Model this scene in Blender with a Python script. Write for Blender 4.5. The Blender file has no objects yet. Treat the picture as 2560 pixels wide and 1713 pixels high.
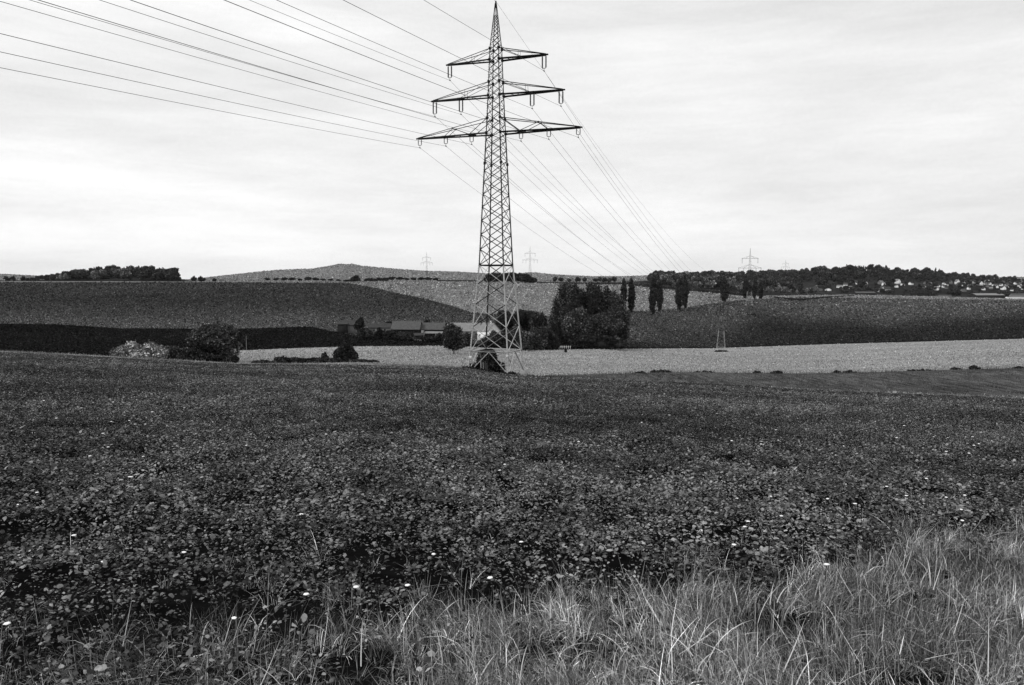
import bpy, math, random
import numpy as np
from mathutils import Vector, Matrix

F = 1991.0; CX = 1280.0; CY = 856.5
P = math.radians(4.48); cp, sp = math.cos(P), math.sin(P)
EYE = 1.65
rng = np.random.default_rng(7)
random.seed(7)
scene = bpy.context.scene
COL = scene.collection

# ------------------------------------------------------------------ basics
def TE(px, py):
    u = (px-CX)/F; v = (CY-py)/F
    d = cp+v*sp
    return u/d, (v*cp-sp)/d

def new_mesh(name, V, quads=None, tris=None, mat=None, tone=None, smooth=False, uv=None):
    me = bpy.data.meshes.new(name)
    V = np.asarray(V, dtype=np.float32)
    fs = []; n = 0
    starts = []; idx = []
    if quads is not None and len(quads):
        q = np.asarray(quads, dtype=np.int32); idx.append(q.ravel()); starts.append(np.arange(len(q))*4); n = len(q)*4
    if tris is not None and len(tris):
        t = np.asarray(tris, dtype=np.int32); idx.append(t.ravel()); starts.append(n+np.arange(len(t))*3)
    idx = np.concatenate(idx); starts = np.concatenate(starts)
    me.vertices.add(len(V)); me.vertices.foreach_set('co', V.ravel())
    me.loops.add(len(idx)); me.loops.foreach_set('vertex_index', idx)
    me.polygons.add(len(starts)); me.polygons.foreach_set('loop_start', starts.astype(np.int32))
    if smooth: me.polygons.foreach_set('use_smooth', np.ones(len(starts), dtype=bool))
    me.update(calc_edges=True)
    if tone is not None:
        a = me.attributes.new('tone', 'FLOAT', 'FACE'); a.data.foreach_set('value', np.asarray(tone, dtype=np.float32))
    if mat: me.materials.append(mat)
    return me

def link(name, data, parent=None, loc=None):
    o = bpy.data.objects.new(name, data); COL.objects.link(o)
    if parent is not None: o.parent = parent
    if loc is not None: o.location = loc
    return o

def tag(o, label, cat, group=None):
    o['label'] = label; o['category'] = cat
    if group: o['group'] = group
    return o

def empty(name, loc, rz=0.0, s=1.0):
    o = bpy.data.objects.new(name, None); COL.objects.link(o)
    o.location = loc; o.rotation_euler = (0, 0, rz)
    o.scale = (s, s, s) if not isinstance(s, (tuple, list)) else s
    return o

def copy_tree(o, parent=None):
    c = o.copy(); COL.objects.link(c); c.parent = parent
    for ch in [x for x in KIDS.get(o.name, [])]:
        k = ch.copy(); COL.objects.link(k); k.parent = c
        KIDS.setdefault(c.name, []).append(k)
        for g in KIDS.get(ch.name, []):
            q = g.copy(); COL.objects.link(q); q.parent = k
    return c
KIDS = {}
def part(name, data, parent, label=None):
    o = link(name, data, parent)
    KIDS.setdefault(parent.name, []).append(o)
    if label: o['label'] = label
    return o

class MB:
    """collects boxes, beams and polygons into one mesh"""
    def __init__(s): s.v = []; s.q = []; s.t = []
    def beam(s, a, b, w, h=None):
        h = h or w
        a = Vector(a); b = Vector(b); d = (b-a)
        if d.length < 1e-6: return
        d.normalize()
        ref = Vector((0, 0, 1)) if abs(d.z) < .9 else Vector((0, 1, 0))
        x = d.cross(ref).normalized(); y = d.cross(x).normalized()
        i = len(s.v)
        for p in (a, b):
            for sx, sy in ((-1, -1), (1, -1), (1, 1), (-1, 1)):
                s.v.append(tuple(p+x*sx*w/2+y*sy*h/2))
        for k in range(4):
            k2 = (k+1) % 4
            s.q.append((i+k, i+k2, i+4+k2, i+4+k))
        s.q.append((i+3, i+2, i+1, i)); s.q.append((i+4, i+5, i+6, i+7))
    def angle(s, a, b, w, t=None):
        """L-section steel: two thin plates at right angles"""
        t = t or w*.18
        a = Vector(a); b = Vector(b); d = (b-a)
        if d.length < 1e-6: return
        d.normalize()
        ref = Vector((0, 0, 1)) if abs(d.z) < .9 else Vector((0, 1, 0))
        x = d.cross(ref).normalized(); y = d.cross(x).normalized()
        prof = [(0, 0), (w, 0), (w, t), (t, t), (t, w), (0, w)]
        i = len(s.v)
        for p in (a, b):
            for (px, py) in prof:
                s.v.append(tuple(p+x*(px-w/3)+y*(py-w/3)))
        for k in range(6):
            k2 = (k+1) % 6
            s.q.append((i+k, i+k2, i+6+k2, i+6+k))
    def box(s, x0, x1, y0, y1, z0, z1):
        i = len(s.v)
        for z in (z0, z1):
            for (x, y) in ((x0, y0), (x1, y0), (x1, y1), (x0, y1)): s.v.append((x, y, z))
        s.q += [(i+3, i+2, i+1, i), (i+4, i+5, i+6, i+7)]
        for k in range(4):
            k2 = (k+1) % 4; s.q.append((i+k, i+k2, i+4+k2, i+4+k))
    def poly(s, pts):
        i = len(s.v); s.v += [tuple(p) for p in pts]
        if len(pts) == 4: s.q.append((i, i+1, i+2, i+3))
        else:
            for k in range(1, len(pts)-1): s.t.append((i, i+k, i+k+1))
    def tube(s, pts, rad, n=6):
        i = len(s.v); m = len(pts)
        for j, p in enumerate(pts):
            p = Vector(p)
            d = Vector(pts[min(j+1, m-1)])-Vector(pts[max(j-1, 0)]); d.normalize()
            ref = Vector((0, 0, 1)) if abs(d.z) < .9 else Vector((0, 1, 0))
            x = d.cross(ref).normalized(); y = d.cross(x).normalized()
            r = rad[j] if isinstance(rad, (list, tuple)) else rad
            for k in range(n):
                a = 2*math.pi*k/n; s.v.append(tuple(p+x*math.cos(a)*r+y*math.sin(a)*r))
        for j in range(m-1):
            for k in range(n):
                k2 = (k+1) % n
                s.q.append((i+j*n+k, i+j*n+k2, i+(j+1)*n+k2, i+(j+1)*n+k))
    def mesh(s, name, mat, smooth=False):
        return new_mesh(name, s.v, s.q, s.t, mat, smooth=smooth)

# ------------------------------------------------------------------ materials
def mat(name, val, rough=.85, spec=.2, metallic=0):
    m = bpy.data.materials.new(name); m.use_nodes = True
    b = m.node_tree.nodes['Principled BSDF']
    b.inputs['Base Color'].default_value = (val, val, val, 1)
    b.inputs['Roughness'].default_value = rough
    b.inputs['Specular IOR Level'].default_value = spec
    b.inputs['Metallic'].default_value = metallic
    return m

def noisy(name, val, layers, rough=.9, spec=.08, bump=None, attr=False, grad=None):
    """grey base value multiplied by several world-space noise layers (scale, (sx,sy,sz), lo, hi, detail)"""
    m = mat(name, val, rough, spec); nt = m.node_tree; N = nt.nodes; L = nt.links
    b = N['Principled BSDF']
    tc = N.new('ShaderNodeTexCoord')
    cur = None
    for (sc, st, lo, hi, det) in layers:
        mp = N.new('ShaderNodeMapping'); mp.inputs['Scale'].default_value = st
        mp.inputs['Location'].default_value = (sc*3.7, sc*1.9, 0)
        L.new(tc.outputs['Object'], mp.inputs['Vector'])
        n = N.new('ShaderNodeTexNoise'); n.inputs['Scale'].default_value = sc
        n.inputs['Detail'].default_value = det; n.inputs['Roughness'].default_value = .65
        L.new(mp.outputs[0], n.inputs['Vector'])
        r = N.new('ShaderNodeMapRange'); r.inputs['From Min'].default_value = .32; r.inputs['From Max'].default_value = .68
        r.inputs['To Min'].default_value = lo; r.inputs['To Max'].default_value = hi
        L.new(n.outputs['Fac'], r.inputs['Value'])
        if cur is None: cur = r.outputs[0]
        else:
            mu = N.new('ShaderNodeMath'); mu.operation = 'MULTIPLY'
            L.new(cur, mu.inputs[0]); L.new(r.outputs[0], mu.inputs[1]); cur = mu.outputs[0]
    mu = N.new('ShaderNodeMath'); mu.operation = 'MULTIPLY'; mu.inputs[1].default_value = val
    L.new(cur, mu.inputs[0]); cur = mu.outputs[0]
    if attr:
        at = N.new('ShaderNodeAttribute'); at.attribute_name = 'tone'
        mu = N.new('ShaderNodeMath'); mu.operation = 'MULTIPLY'
        L.new(cur, mu.inputs[0]); L.new(at.outputs['Fac'], mu.inputs[1]); cur = mu.outputs[0]
    if grad:
        # crop vigour changes up the slope (world distance along Y)
        sx = N.new('ShaderNodeSeparateXYZ'); L.new(tc.outputs['Object'], sx.inputs[0])
        y0, y1 = grad[0][0], grad[-1][0]
        r = N.new('ShaderNodeMapRange'); r.inputs['From Min'].default_value = y0; r.inputs['From Max'].default_value = y1
        L.new(sx.outputs['Y'], r.inputs['Value'])
        cr = N.new('ShaderNodeValToRGB'); el = cr.color_ramp.elements
        while len(el) < len(grad): el.new(.5)
        for e_, (yy, vv) in zip(el, grad): e_.position = (yy-y0)/(y1-y0)
        for e_, (yy, vv) in zip(el, grad): e_.color = (vv, vv, vv, 1)
        L.new(r.outputs[0], cr.inputs['Fac'])
        mu = N.new('ShaderNodeMath'); mu.operation = 'MULTIPLY'
        L.new(cur, mu.inputs[0]); L.new(cr.outputs[0], mu.inputs[1]); cur = mu.outputs[0]
    L.new(cur, b.inputs['Base Color'])
    if bump:
        bn = N.new('ShaderNodeTexNoise'); bn.inputs['Scale'].default_value = bump[0]; bn.inputs['Detail'].default_value = 6
        L.new(tc.outputs['Object'], bn.inputs['Vector'])
        bp = N.new('ShaderNodeBump'); bp.inputs['Strength'].default_value = bump[1]; bp.inputs['Distance'].default_value = bump[2]
        L.new(bn.outputs['Fac'], bp.inputs['Height']); L.new(bp.outputs[0], b.inputs['Normal'])
    return m

M = {}
M['soil'] = noisy('dark_soil', .006, [(3, (1, 1, 1), .6, 1.5, 4)], spec=0)
M['leaf'] = noisy('crop_leaf', .13, [(.05, (1, .6, 1), .8, 1.2, 3), (.9, (1, .5, 1), .5, 1.45, 4)], rough=.75, spec=.06, attr=True)
M['verge'] = noisy('verge_ground', .07, [(.04, (1, 1.6, 1), .6, 1.4, 4), (1.6, (1, .12, 1), .3, 1.9, 3)], spec=0)
M['grass'] = noisy('grass_blade', .34, [(.5, (1, 1, 1), .6, 1.3, 3)], rough=.7, spec=.12, attr=True)
M['stubble'] = noisy('stubble', .27, [(.012, (1, 1, 1), .88, 1.1, 3), (.05, (.25, 1, 1), .82, 1.12, 4), (1.1, (1, .2, 1), .6, 1.4, 3)], spec=0)
M['plough'] = noisy('ploughed_soil', .0075, [(.01, (1, 1, 1), .6, 1.3, 3), (.8, (1, .3, 1), .5, 1.5, 3)], spec=0)
M['hillfield'] = noisy('hillside_crop', 1.0, [(.006, (1, 1.2, 1), .7, 1.35, 3), (.7, (1, .3, 1), .6, 1.4, 3)], spec=0, grad=[(440, .09), (560, .058), (700, .036), (1000, .042)])
M['rightfield'] = noisy('dark_crop', 1.0, [(.006, (1, 1.4, 1), .7, 1.3, 4), (.7, (1, .3, 1), .6, 1.4, 3)], spec=0, attr=True)
M['lightfield'] = noisy('pale_field', .16, [(.006, (1, 1, 1), .85, 1.15, 3), (.55, (1, .3, 1), .7, 1.3, 3)], spec=0)
M['far'] = noisy('far_land', .022, [(.004, (1, 1, 1), .6, 1.5, 4), (.3, (1, .08, 1), .4, 1.7, 3)], spec=0)
M['hills'] = noisy('wooded_hills', .15, [(.002, (1, 1, 1), .8, 1.2, 4), (.05, (1, .4, 1), .6, 1.5, 3)], spec=0)
M['foliage'] = noisy('foliage', .042, [(.15, (1, 1, 1), .75, 1.3, 3)], attr=True)
M['pale_foliage'] = noisy('pale_foliage', .18, [(.15, (1, 1, 1), .7, 1.3, 3)], attr=True)
M['bark'] = noisy('bark', .05, [(4, (1, 1, .2), .6, 1.4, 4)])
M['steel_shaded'] = noisy('backlit_steel', .016, [(1.5, (1, 1, .4), .8, 1.2, 3)], rough=.7, spec=.1)  # dark silhouette against the sky, painted into the steel colour
M['steel_lit'] = noisy('lit_galvanised_steel', .42, [(1.5, (1, 1, .4), .75, 1.2, 3)], rough=.6, spec=.3)  # paler copy of the same steel, its lit look put into the colour
M['insul'] = mat('insulator_glaze', .012, .5, .2)
M['wire'] = mat('conductor', .03, .7, .1)
M['concrete'] = noisy('concrete', .3, [(3, (1, 1, 1), .8, 1.15, 4)])
M['white'] = noisy('white_render', .85, [(1, (1, 1, 1), .88, 1.05, 3)])
M['greywall'] = noisy('grey_render', .18, [(1, (1, 1, .3), .75, 1.2, 3)])
M['darkwall'] = noisy('dark_boards', .02, [(1, (4, 4, .2), .6, 1.5, 3)])
M['roof_dark'] = noisy('dark_tiles', .05, [(1, (1, 1, 1), .7, 1.3, 3)])
M['roof_mid'] = noisy('mid_tiles', .085, [(1, (1, 1, 1), .75, 1.25, 3)])
M['roof_pale'] = noisy('pale_roof', .22, [(1, (1, 1, 1), .8, 1.15, 3)])
M['window'] = mat('window_glass', .015, .15, .5)
M['petal'] = mat('petal', .92, .6, .2)
M['wood'] = noisy('weathered_wood', .3, [(6, (1, 1, .1), .7, 1.2, 3)])
M['bluewhite'] = mat('sign_plate', .7, .5, .3)

# ------------------------------------------------------------------ terrain
def tab(rows):
    t = []; Y = []; z = []
    for (px, py, y) in rows:
        a, e = TE(px, py); t.append(a); Y.append(y); z.append(e*y)
    return np.array(t), np.array(Y, float), np.array(z)
TABS = [
 tab([(-400,871,160),(0,884,150),(300,899,144),(600,914,140),(900,917,136),(1170,924,131),(1240,937,124),(1340,948,122),(1450,948,122),(1600,955,118),(1800,965,112),(2000,978,104),(2300,992,97),(2560,1003,92),(3000,1020,86)]),
 tab([(-400,865,172),(0,878,162),(300,893.5,156),(600,911,152),(900,910,150),(1120,914,146),(1250,931,138),(1340,941,136),(1500,936,140),(1690,930,144),(2000,934,140),(2200,930,140),(2350,925,140),(2560,920,140),(3000,915,140)]),
 tab([(-400,885,200),(0,899,200),(300,910,200),(600,908,200),(900,902,200),(1170,901,200),(1250,915,200),(1340,925,200),(1500,926,200),(1690,923,200),(2000,925,200),(2350,915,200),(2560,911,200),(3000,905,200)]),
 tab([(-400,873,215),(0,886,212),(300,906,212),(545,909,215),(585,877,330),(760,870,335),(900,866,340),(1120,865,350),(1330,875,380),(1500,873,400),(1780,871,560),(2100,860,600),(2560,847,600),(3000,840,600)]),
 tab([(-400,806,450),(0,809,450),(150,811,450),(300,821,450),(600,822,450),(780,817,450),(830,829,440),(900,838,425),(1000,848,415),(1100,857,405),(1200,862,405),(1330,867,410),(1500,869,425),(1780,868,575),(2100,857,615),(2560,844,615),(3000,838,615)]),
 tab([(-400,706,985),(0,706,985),(600,706,1000),(870,708,1060),(1000,735,820),(1180,783,560),(1300,792,520),(1420,790,560),(1560,781,640),(1700,772,740),(1860,751,900),(2000,744,1300),(2560,752,1300),(3000,755,1300)]),
 tab([(-400,703,1010),(0,703,1010),(600,704,1030),(870,705,1090),(1000,703,1100),(1200,705,1100),(1400,710,1100),(1560,712,1150),(1650,722,1150),(1780,733,1150),(1860,742,1150),(1990,740,1450),(2150,738,1500),(2560,748,1500),(3000,750,1500)]),
 tab([(-400,702,1200),(80,701,1200),(150,697,1250),(250,688,1300),(350,687,1300),(430,694,1300),(480,703,1300),(600,706,1500),(1500,706,1500),(1560,706,1900),(1640,700,2000),(1900,697,2100),(2000,690,2200),(2050,682,2200),(2200,681,2200),(2260,688,2200),(2340,688,2200),(2440,695,2200),(2560,700,2200),(3000,700,2200)]),
 tab([(-400,712,2900),(3000,712,2900)]),
 tab([(-400,706,5500),(3000,706,5500)]),
 tab([(-400,690,8000),(0,686,8000),(100,691,8000),(200,694,8000),(480,700,8000),(540,692,8000),(600,686,8000),(640,681,8000),(700,676,8000),(780,673,8000),(820,667,8000),(848,661,8000),(865,662,8000),(880,661,8000),(905,666,8000),(960,671,8000),(1050,678,8000),(1150,681,8000),(1200,684,8000),(1260,688,8000),(1330,682,8000),(1390,688,8000),(1480,692,8000),(1560,692,8000),(1640,689,8000),(1800,694,8000),(3000,694,8000)]),
 tab([(-400,705,9600),(3000,705,9600)]),
]
NK = len(TABS)
def knots(T):
    T = np.atleast_1d(np.asarray(T, float))
    Y = np.array([np.interp(T, t[0], t[1]) for t in TABS]); Z = np.array([np.interp(T, t[0], t[2]) for t in TABS])
    for k in range(1, NK): Y[k] = np.maximum(Y[k], Y[k-1]+3)
    d = (Z[1:]-Z[:-1])/(Y[1:]-Y[:-1])
    m = np.zeros_like(Z); m[0] = (Z[0]+EYE)/Y[0]; m[-1] = d[-1]
    for k in range(1, NK-1):
        same = d[k-1]*d[k] > 0
        m[k] = np.where(same, 2*d[k-1]*d[k]/np.where(same, d[k-1]+d[k], 1), 0)
    m[0] = np.where(m[0]*d[0] > 0, m[0], 0)
    return Y, Z, m
def seg_eval(Y, Z, m, k, y):
    h = Y[k+1]-Y[k]; t = (y-Y[k])/h
    return (2*t**3-3*t**2+1)*Z[k]+(t**3-2*t**2+t)*h*m[k]+(-2*t**3+3*t**2)*Z[k+1]+(t**3-t**2)*h*m[k+1]
def undul(X, Y):
    a = .06*np.sin(X*.31+Y*.17)*np.sin(Y*.23-X*.11)+.03*np.sin(X*1.3+.4)*np.sin(Y*.9+X*.5)
    return a*np.clip((Y+2)/12, 0, 1)
def near_z(X, Y):
    X = np.asarray(X, float); Y = np.asarray(Y, float)
    T = X/np.maximum(Y+14, 5)
    for _ in range(6):
        Y1 = np.interp(T, TABS[0][0], TABS[0][1]); T = X/np.maximum(Y+14*(1-Y/Y1), 3)
    Y1 = np.interp(T, TABS[0][0], TABS[0][1]); Z1 = np.interp(T, TABS[0][0], TABS[0][2])
    fade = np.clip((Y1-Y)/15, 0, 1)
    return -EYE+(Z1+EYE)*Y/Y1+undul(X, Y)*fade, Y1
def ground(X, Y):
    X = float(X); Y = float(Y)
    T = X/max(Y, 1)
    Yk, Zk, m = knots(T); 
    if Y < Yk[0, 0]: return float(near_z(X, Y)[0])
    for k in range(NK-1):
        if Y <= Yk[k+1, 0]: return float(seg_eval(Yk, Zk, m, k, np.array([Y]))[0])
    return float(Zk[-1, 0])
def hit(px, py, ymin=60, ymax=9000):
    T, E = TE(px, py); y = ymin
    while y < ymax:
        if E*y <= ground(T*y, y):
            return Vector((T*y, y, ground(T*y, y)))
        y *= 1.006
    return None
def onground(px, Y, py=760):
    T, _ = TE(px, py); return Vector((T*Y, Y, ground(T*Y, Y)))

def strip(name, k, rows, matl, T0=-1.0, T1=1.0, ncol=300, label=None, jit=0, tonef=None):
    T = np.linspace(T0, T1, ncol)
    Yk, Zk, m = knots(T)
    V = []
    ks = k if isinstance(k, list) else [k]
    lv = []
    for kk in ks:
        tt = np.linspace(0, 1, rows+1)
        if kk != ks[0]: tt = tt[1:]
        for t in tt:
            y = Yk[kk]+(Yk[kk+1]-Yk[kk])*t
            z = seg_eval(Yk, Zk, m, kk, y)
            if jit: z = z+jit*rng.normal(size=len(T))*np.clip((y-5600)/1500, 0, 1)
            lv.append(np.stack([T*y, y, z], 1))
    R = len(lv); V = np.concatenate(lv)
    i = np.arange(R-1)[:, None]*ncol+np.arange(ncol-1)[None, :]
    q = np.stack([i, i+1, i+1+ncol, i+ncol], -1).reshape(-1, 4)
    tn = None
    if tonef:
        c_ = V[q].mean(1); tn = tonef(c_[:, 0]/c_[:, 1], c_[:, 1])
    o = link(name, new_mesh(name, V, q, mat=matl, smooth=True, tone=tn)); o['kind'] = 'structure'
    return o
def vigour_shade(T, Y):
    # how dense and pale the crop of the right hand field is: thin and dark on the lower eastern part; the west also carries painted clump shade
    Yk = np.array([np.interp(T, t[0], t[1]) for t in TABS[4:6]])
    s_ = (1/Yk[0]-1/Y)/(1/Yk[0]-1/Yk[1])
    def sm(x, a, b): u = np.clip((x-a)/(b-a), 0, 1); return u*u*(3-2*u)
    Ta, Tb = TE(1740, 800)[0], TE(1930, 800)[0]
    w = .06*np.sin(T*23)+.04*np.sin(T*61+1)
    east = .018+.047*sm(s_, .32+w, .8+w)
    west = .028+.026*sm(s_, .1, .6)+.006*np.sin(s_*9+T*30)  # low western edge darkened: shade beside the tree clump painted in
    k_ = sm(T, Ta, Tb)
    return (west*(1-k_)+east*k_)*1.2

# near crop field sheet (wider than the fan so that it also surrounds the camera)
def near_sheet():
    nc = 301; T = np.linspace(-1.0, 1.0, nc)
    Y1 = np.interp(T, TABS[0][0], TABS[0][1]); lv = []
    for s in np.concatenate([np.linspace(-.12, 0, 8), np.linspace(0, 1, 160)[1:]**1.5]):
        y = s*Y1; X = T*(y+14*(1-s)); z = near_z(X, y)[0]
        lv.append(np.stack([X, y, z], 1))
    lv[-1][:, 2] = np.interp(T, TABS[0][0], TABS[0][2])
    V = np.concatenate(lv); R = len(lv)
    i = np.arange(R-1)[:, None]*nc+np.arange(nc-1)[None, :]
    q = np.stack([i, i+1, i+1+nc, i+nc], -1).reshape(-1, 4)
    o = link('ground', new_mesh('ground', V, q, mat=M['soil'], smooth=True)); o['kind'] = 'structure'
near_sheet()
strip('field_verge', 0, 10, M['verge'], ncol=301)
strip('stubble_field', [1, 2], 20, M['stubble'])
strip('ploughed_field', 3, 20, M['plough'])
TS = TE(1300, 820)[0]
strip('hillside_field', 4, 50, M['hillfield'], -1.0, TS, 190)
strip('crop_field', 4, 60, M['rightfield'], TS, 1.0, 170, tonef=vigour_shade)
strip('pale_field', 5, 40, M['lightfield'])
strip('farmland', [6, 7, 8], 24, M['far'], -.95, .95)
strip('hills', [9, 10], 24, M['hills'], -.9, .9, 1100, jit=4)

# ------------------------------------------------------------------ crop leaves (stuff)
GB = ([-200,0,300,600,900,1100,1300,1450,1650,1900,2050,2150,2300,2560,2800], [1590,1580,1565,1545,1520,1480,1455,1470,1450,1440,1400,1350,1310,1290,1270])
def proj(X, Y, Z):
    # world -> photo pixels
    df = Y*cp-Z*sp; du = Y*sp+Z*cp
    return CX+F*X/df, CY-F*du/df
def make_crop():
    P_ = []
    def sample(y0, y1, dens, s0, p):
        # plants per m2 = dens / s^2 with s=(Y/s0)^p
        n = int((y1-y0)*2*(.72*(y0+y1)/2+3)*dens/(max(1, ((y0+y1)/2/s0))**p)**2)
        Y = rng.uniform(y0, y1, n); X = rng.uniform(-1, 1, n)*(.72*Y+3)
        return X, Y
    Xs = []; Ys = []
    edges = np.concatenate([np.arange(1.2, 12, .8), np.geomspace(12, 152, 60)])
    for a, b in zip(edges[:-1], edges[1:]):
        X, Y = sample(a, b, 190, 20, .72); Xs.append(X); Ys.append(Y)
    X = np.concatenate(Xs); Y = np.concatenate(Ys)
    gz, Y1 = near_z(X, Y)
    keep = Y < Y1-2
    # bare gaps between plants
    g = np.sin(X*2.1+1.3*np.sin(Y*1.1))*np.sin(Y*2.7+1.7*np.sin(X*.9))
    keep &= (rng.random(len(X)) < np.where(g < -.42, .4, 1))
    ppx, ppy = proj(X, np.maximum(Y, 1.3), gz)
    lim = np.interp(ppx, GB[0], GB[1])+28*np.sin(ppx*.021)+18*np.sin(ppx*.057+1)
    keep &= rng.random(len(X)) > np.clip((ppy-lim-10)/70, 0, np.interp(ppx, [0, 500, 900, 1300], [.35, .5, .8, .97]))
    X, Y, gz, Y1 = X[keep], Y[keep], gz[keep], Y1[keep]
    n = len(X); s = np.maximum(1, Y/20)**.72; ppx_ = proj(X, np.maximum(Y, 1.3), gz)[0]
    ml = 8
    Xr = np.repeat(X, ml); Yr = np.repeat(Y, ml); Zr = np.repeat(gz, ml); S = np.repeat(s, ml)
    N = len(Xr)
    ph = rng.uniform(0, 2*np.pi, N)
    lump = .02+.09*(np.sin(Xr*1.9+.5)*np.sin(Yr*1.4)+1)*.5*1.0
    hgt = (rng.uniform(.02, .11, N)+lump)*np.repeat(rng.uniform(.5, 1.4, n), ml)*np.minimum(S, 1.5)
    rad = rng.uniform(.0, .07, N)*S
    psz = np.repeat(rng.gamma(6, .165, n).clip(.45, 1.6), ml)
    Lf = rng.uniform(.02, .043, N)*S*psz*np.interp(Yr, [3, 7, 10], [.62, .82, 1]); W = Lf*rng.uniform(.3, .55, N)
    tilt = rng.normal(.12, .32, N)
    roll = rng.normal(0, .35, N)
    cph, sph = np.cos(ph), np.sin(ph)
    base = np.stack([Xr+rad*cph, Yr+rad*sph, Zr+hgt], 1)
    d = np.stack([cph*np.cos(tilt), sph*np.cos(tilt), np.sin(tilt)], 1)
    side0 = np.stack([-sph, cph, np.zeros(N)], 1)
    up = np.cross(d, side0)
    side = side0*np.cos(roll)[:, None]+up*np.sin(roll)[:, None]
    nrm = np.cross(d, side)
    cur = rng.uniform(-.2, .5, N)
    pt_tone = None
    blot = .8+.45*np.sin(X*.23+1.5*np.sin(Y*.11))*np.sin(Y*.19+X*.07)
    pt = np.repeat(rng.gamma(2.6, .36, n).clip(.2, 2.4)*blot.clip(.5, 1.3), ml)
    tn = pt*np.clip(rng.gamma(1.6, .62, N), .05, 2.1)*1.12*np.where((np.repeat(ppx_, ml) > 1650) & (Yr > .72*np.repeat(Y1, ml)), .6, 1)
    tn = np.clip(tn*.93, 0, 2.3)
    near = Yr < 17
    Vs = []; Ts = []; tt = []; off = 0
    for sel, R_ in ((near, 8), (~near, 4)):
        b_, d_, s_, n_ = base[sel], d[sel], side[sel], nrm[sel]; K = len(b_)
        L1 = Lf[sel]; W1 = W[sel]; c1_ = cur[sel]
        cen = b_+d_*(L1*.5)[:, None]
        ring = []
        for r_ in range(R_):
            a = 2*math.pi*(r_+.3)/R_
            # toothed, lobed outline: every rim point gets its own reach
            f = rng.uniform(.55, 1.2, K) if r_ % 2 else rng.uniform(.8, 1.25, K)
            u, v = math.cos(a)*f, math.sin(a)*f
            ring.append(cen+d_*(u*L1*.5)[:, None]+s_*(v*W1)[:, None]+n_*((np.abs(v)*W1*c1_*-1-u*u*L1*.14)+rng.normal(0, .04, K)*L1)[:, None])
        if R_ == 8:
            Vs.append(np.stack([cen]+ring, 1).reshape(-1, 3)); i0 = off+np.arange(K)*9
            for r_ in range(8): Ts.append(np.stack([i0, i0+1+r_, i0+1+(r_+1) % 8], 1)); tt.append(tn[sel]*rng.uniform(.8, 1.2, K))
            off += K*9
        else:
            Vs.append(np.stack(ring, 1).reshape(-1, 3)); i0 = off+np.arange(K)*4
            for p_, q_, r2 in ((0, 1, 2), (0, 2, 3)): Ts.append(np.stack([i0+p_, i0+q_, i0+r2], 1)); tt.append(tn[sel])
            off += K*4
    me = new_mesh('crop_plants', np.concatenate(Vs), None, np.concatenate(Ts), M['leaf'], tone=np.concatenate(tt))
    o = link('crop_plants', me); o['kind'] = 'stuff'; o['label'] = 'low leafy crop covering the whole foreground field'; o['category'] = 'crop'
make_crop()

# ------------------------------------------------------------------ grass (stuff)
def blades(base, lean_dir, length, width, bend, tone, segs=4, tilt=.25):
    """curved ribbons: base (N,3), lean direction angle, etc."""
    N = len(base); lv = []
    cd, sd = np.cos(lean_dir), np.sin(lean_dir)
    face = lean_dir+np.pi/2+rng.normal(0, .7, N)
    fx, fy = np.cos(face), np.sin(face)
    pos = base.copy(); ang = np.clip(np.abs(rng.normal(0, tilt, N)), 0, 1.45)
    step = length/segs
    for k in range(segs+1):
        w = width*(1-(k/segs)**1.6)*.5+width*.04
        lv.append(np.stack([pos[:, 0]-fx*w, pos[:, 1]-fy*w, pos[:, 2]], 1))
        lv.append(np.stack([pos[:, 0]+fx*w, pos[:, 1]+fy*w, pos[:, 2]], 1))
        if k < segs:
            pos = pos+np.stack([np.sin(ang)*cd, np.sin(ang)*sd, np.cos(ang)], 1)*step[:, None]
            ang = ang+bend/segs
    V = np.stack(lv, 1).reshape(-1, 3); per = 2*(segs+1)
    i = np.arange(N)*per
    q = np.concatenate([np.stack([i+2*k, i+2*k+1, i+2*k+3, i+2*k+2], 1) for k in range(segs)])
    return V, q, np.tile(tone, segs)
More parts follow.
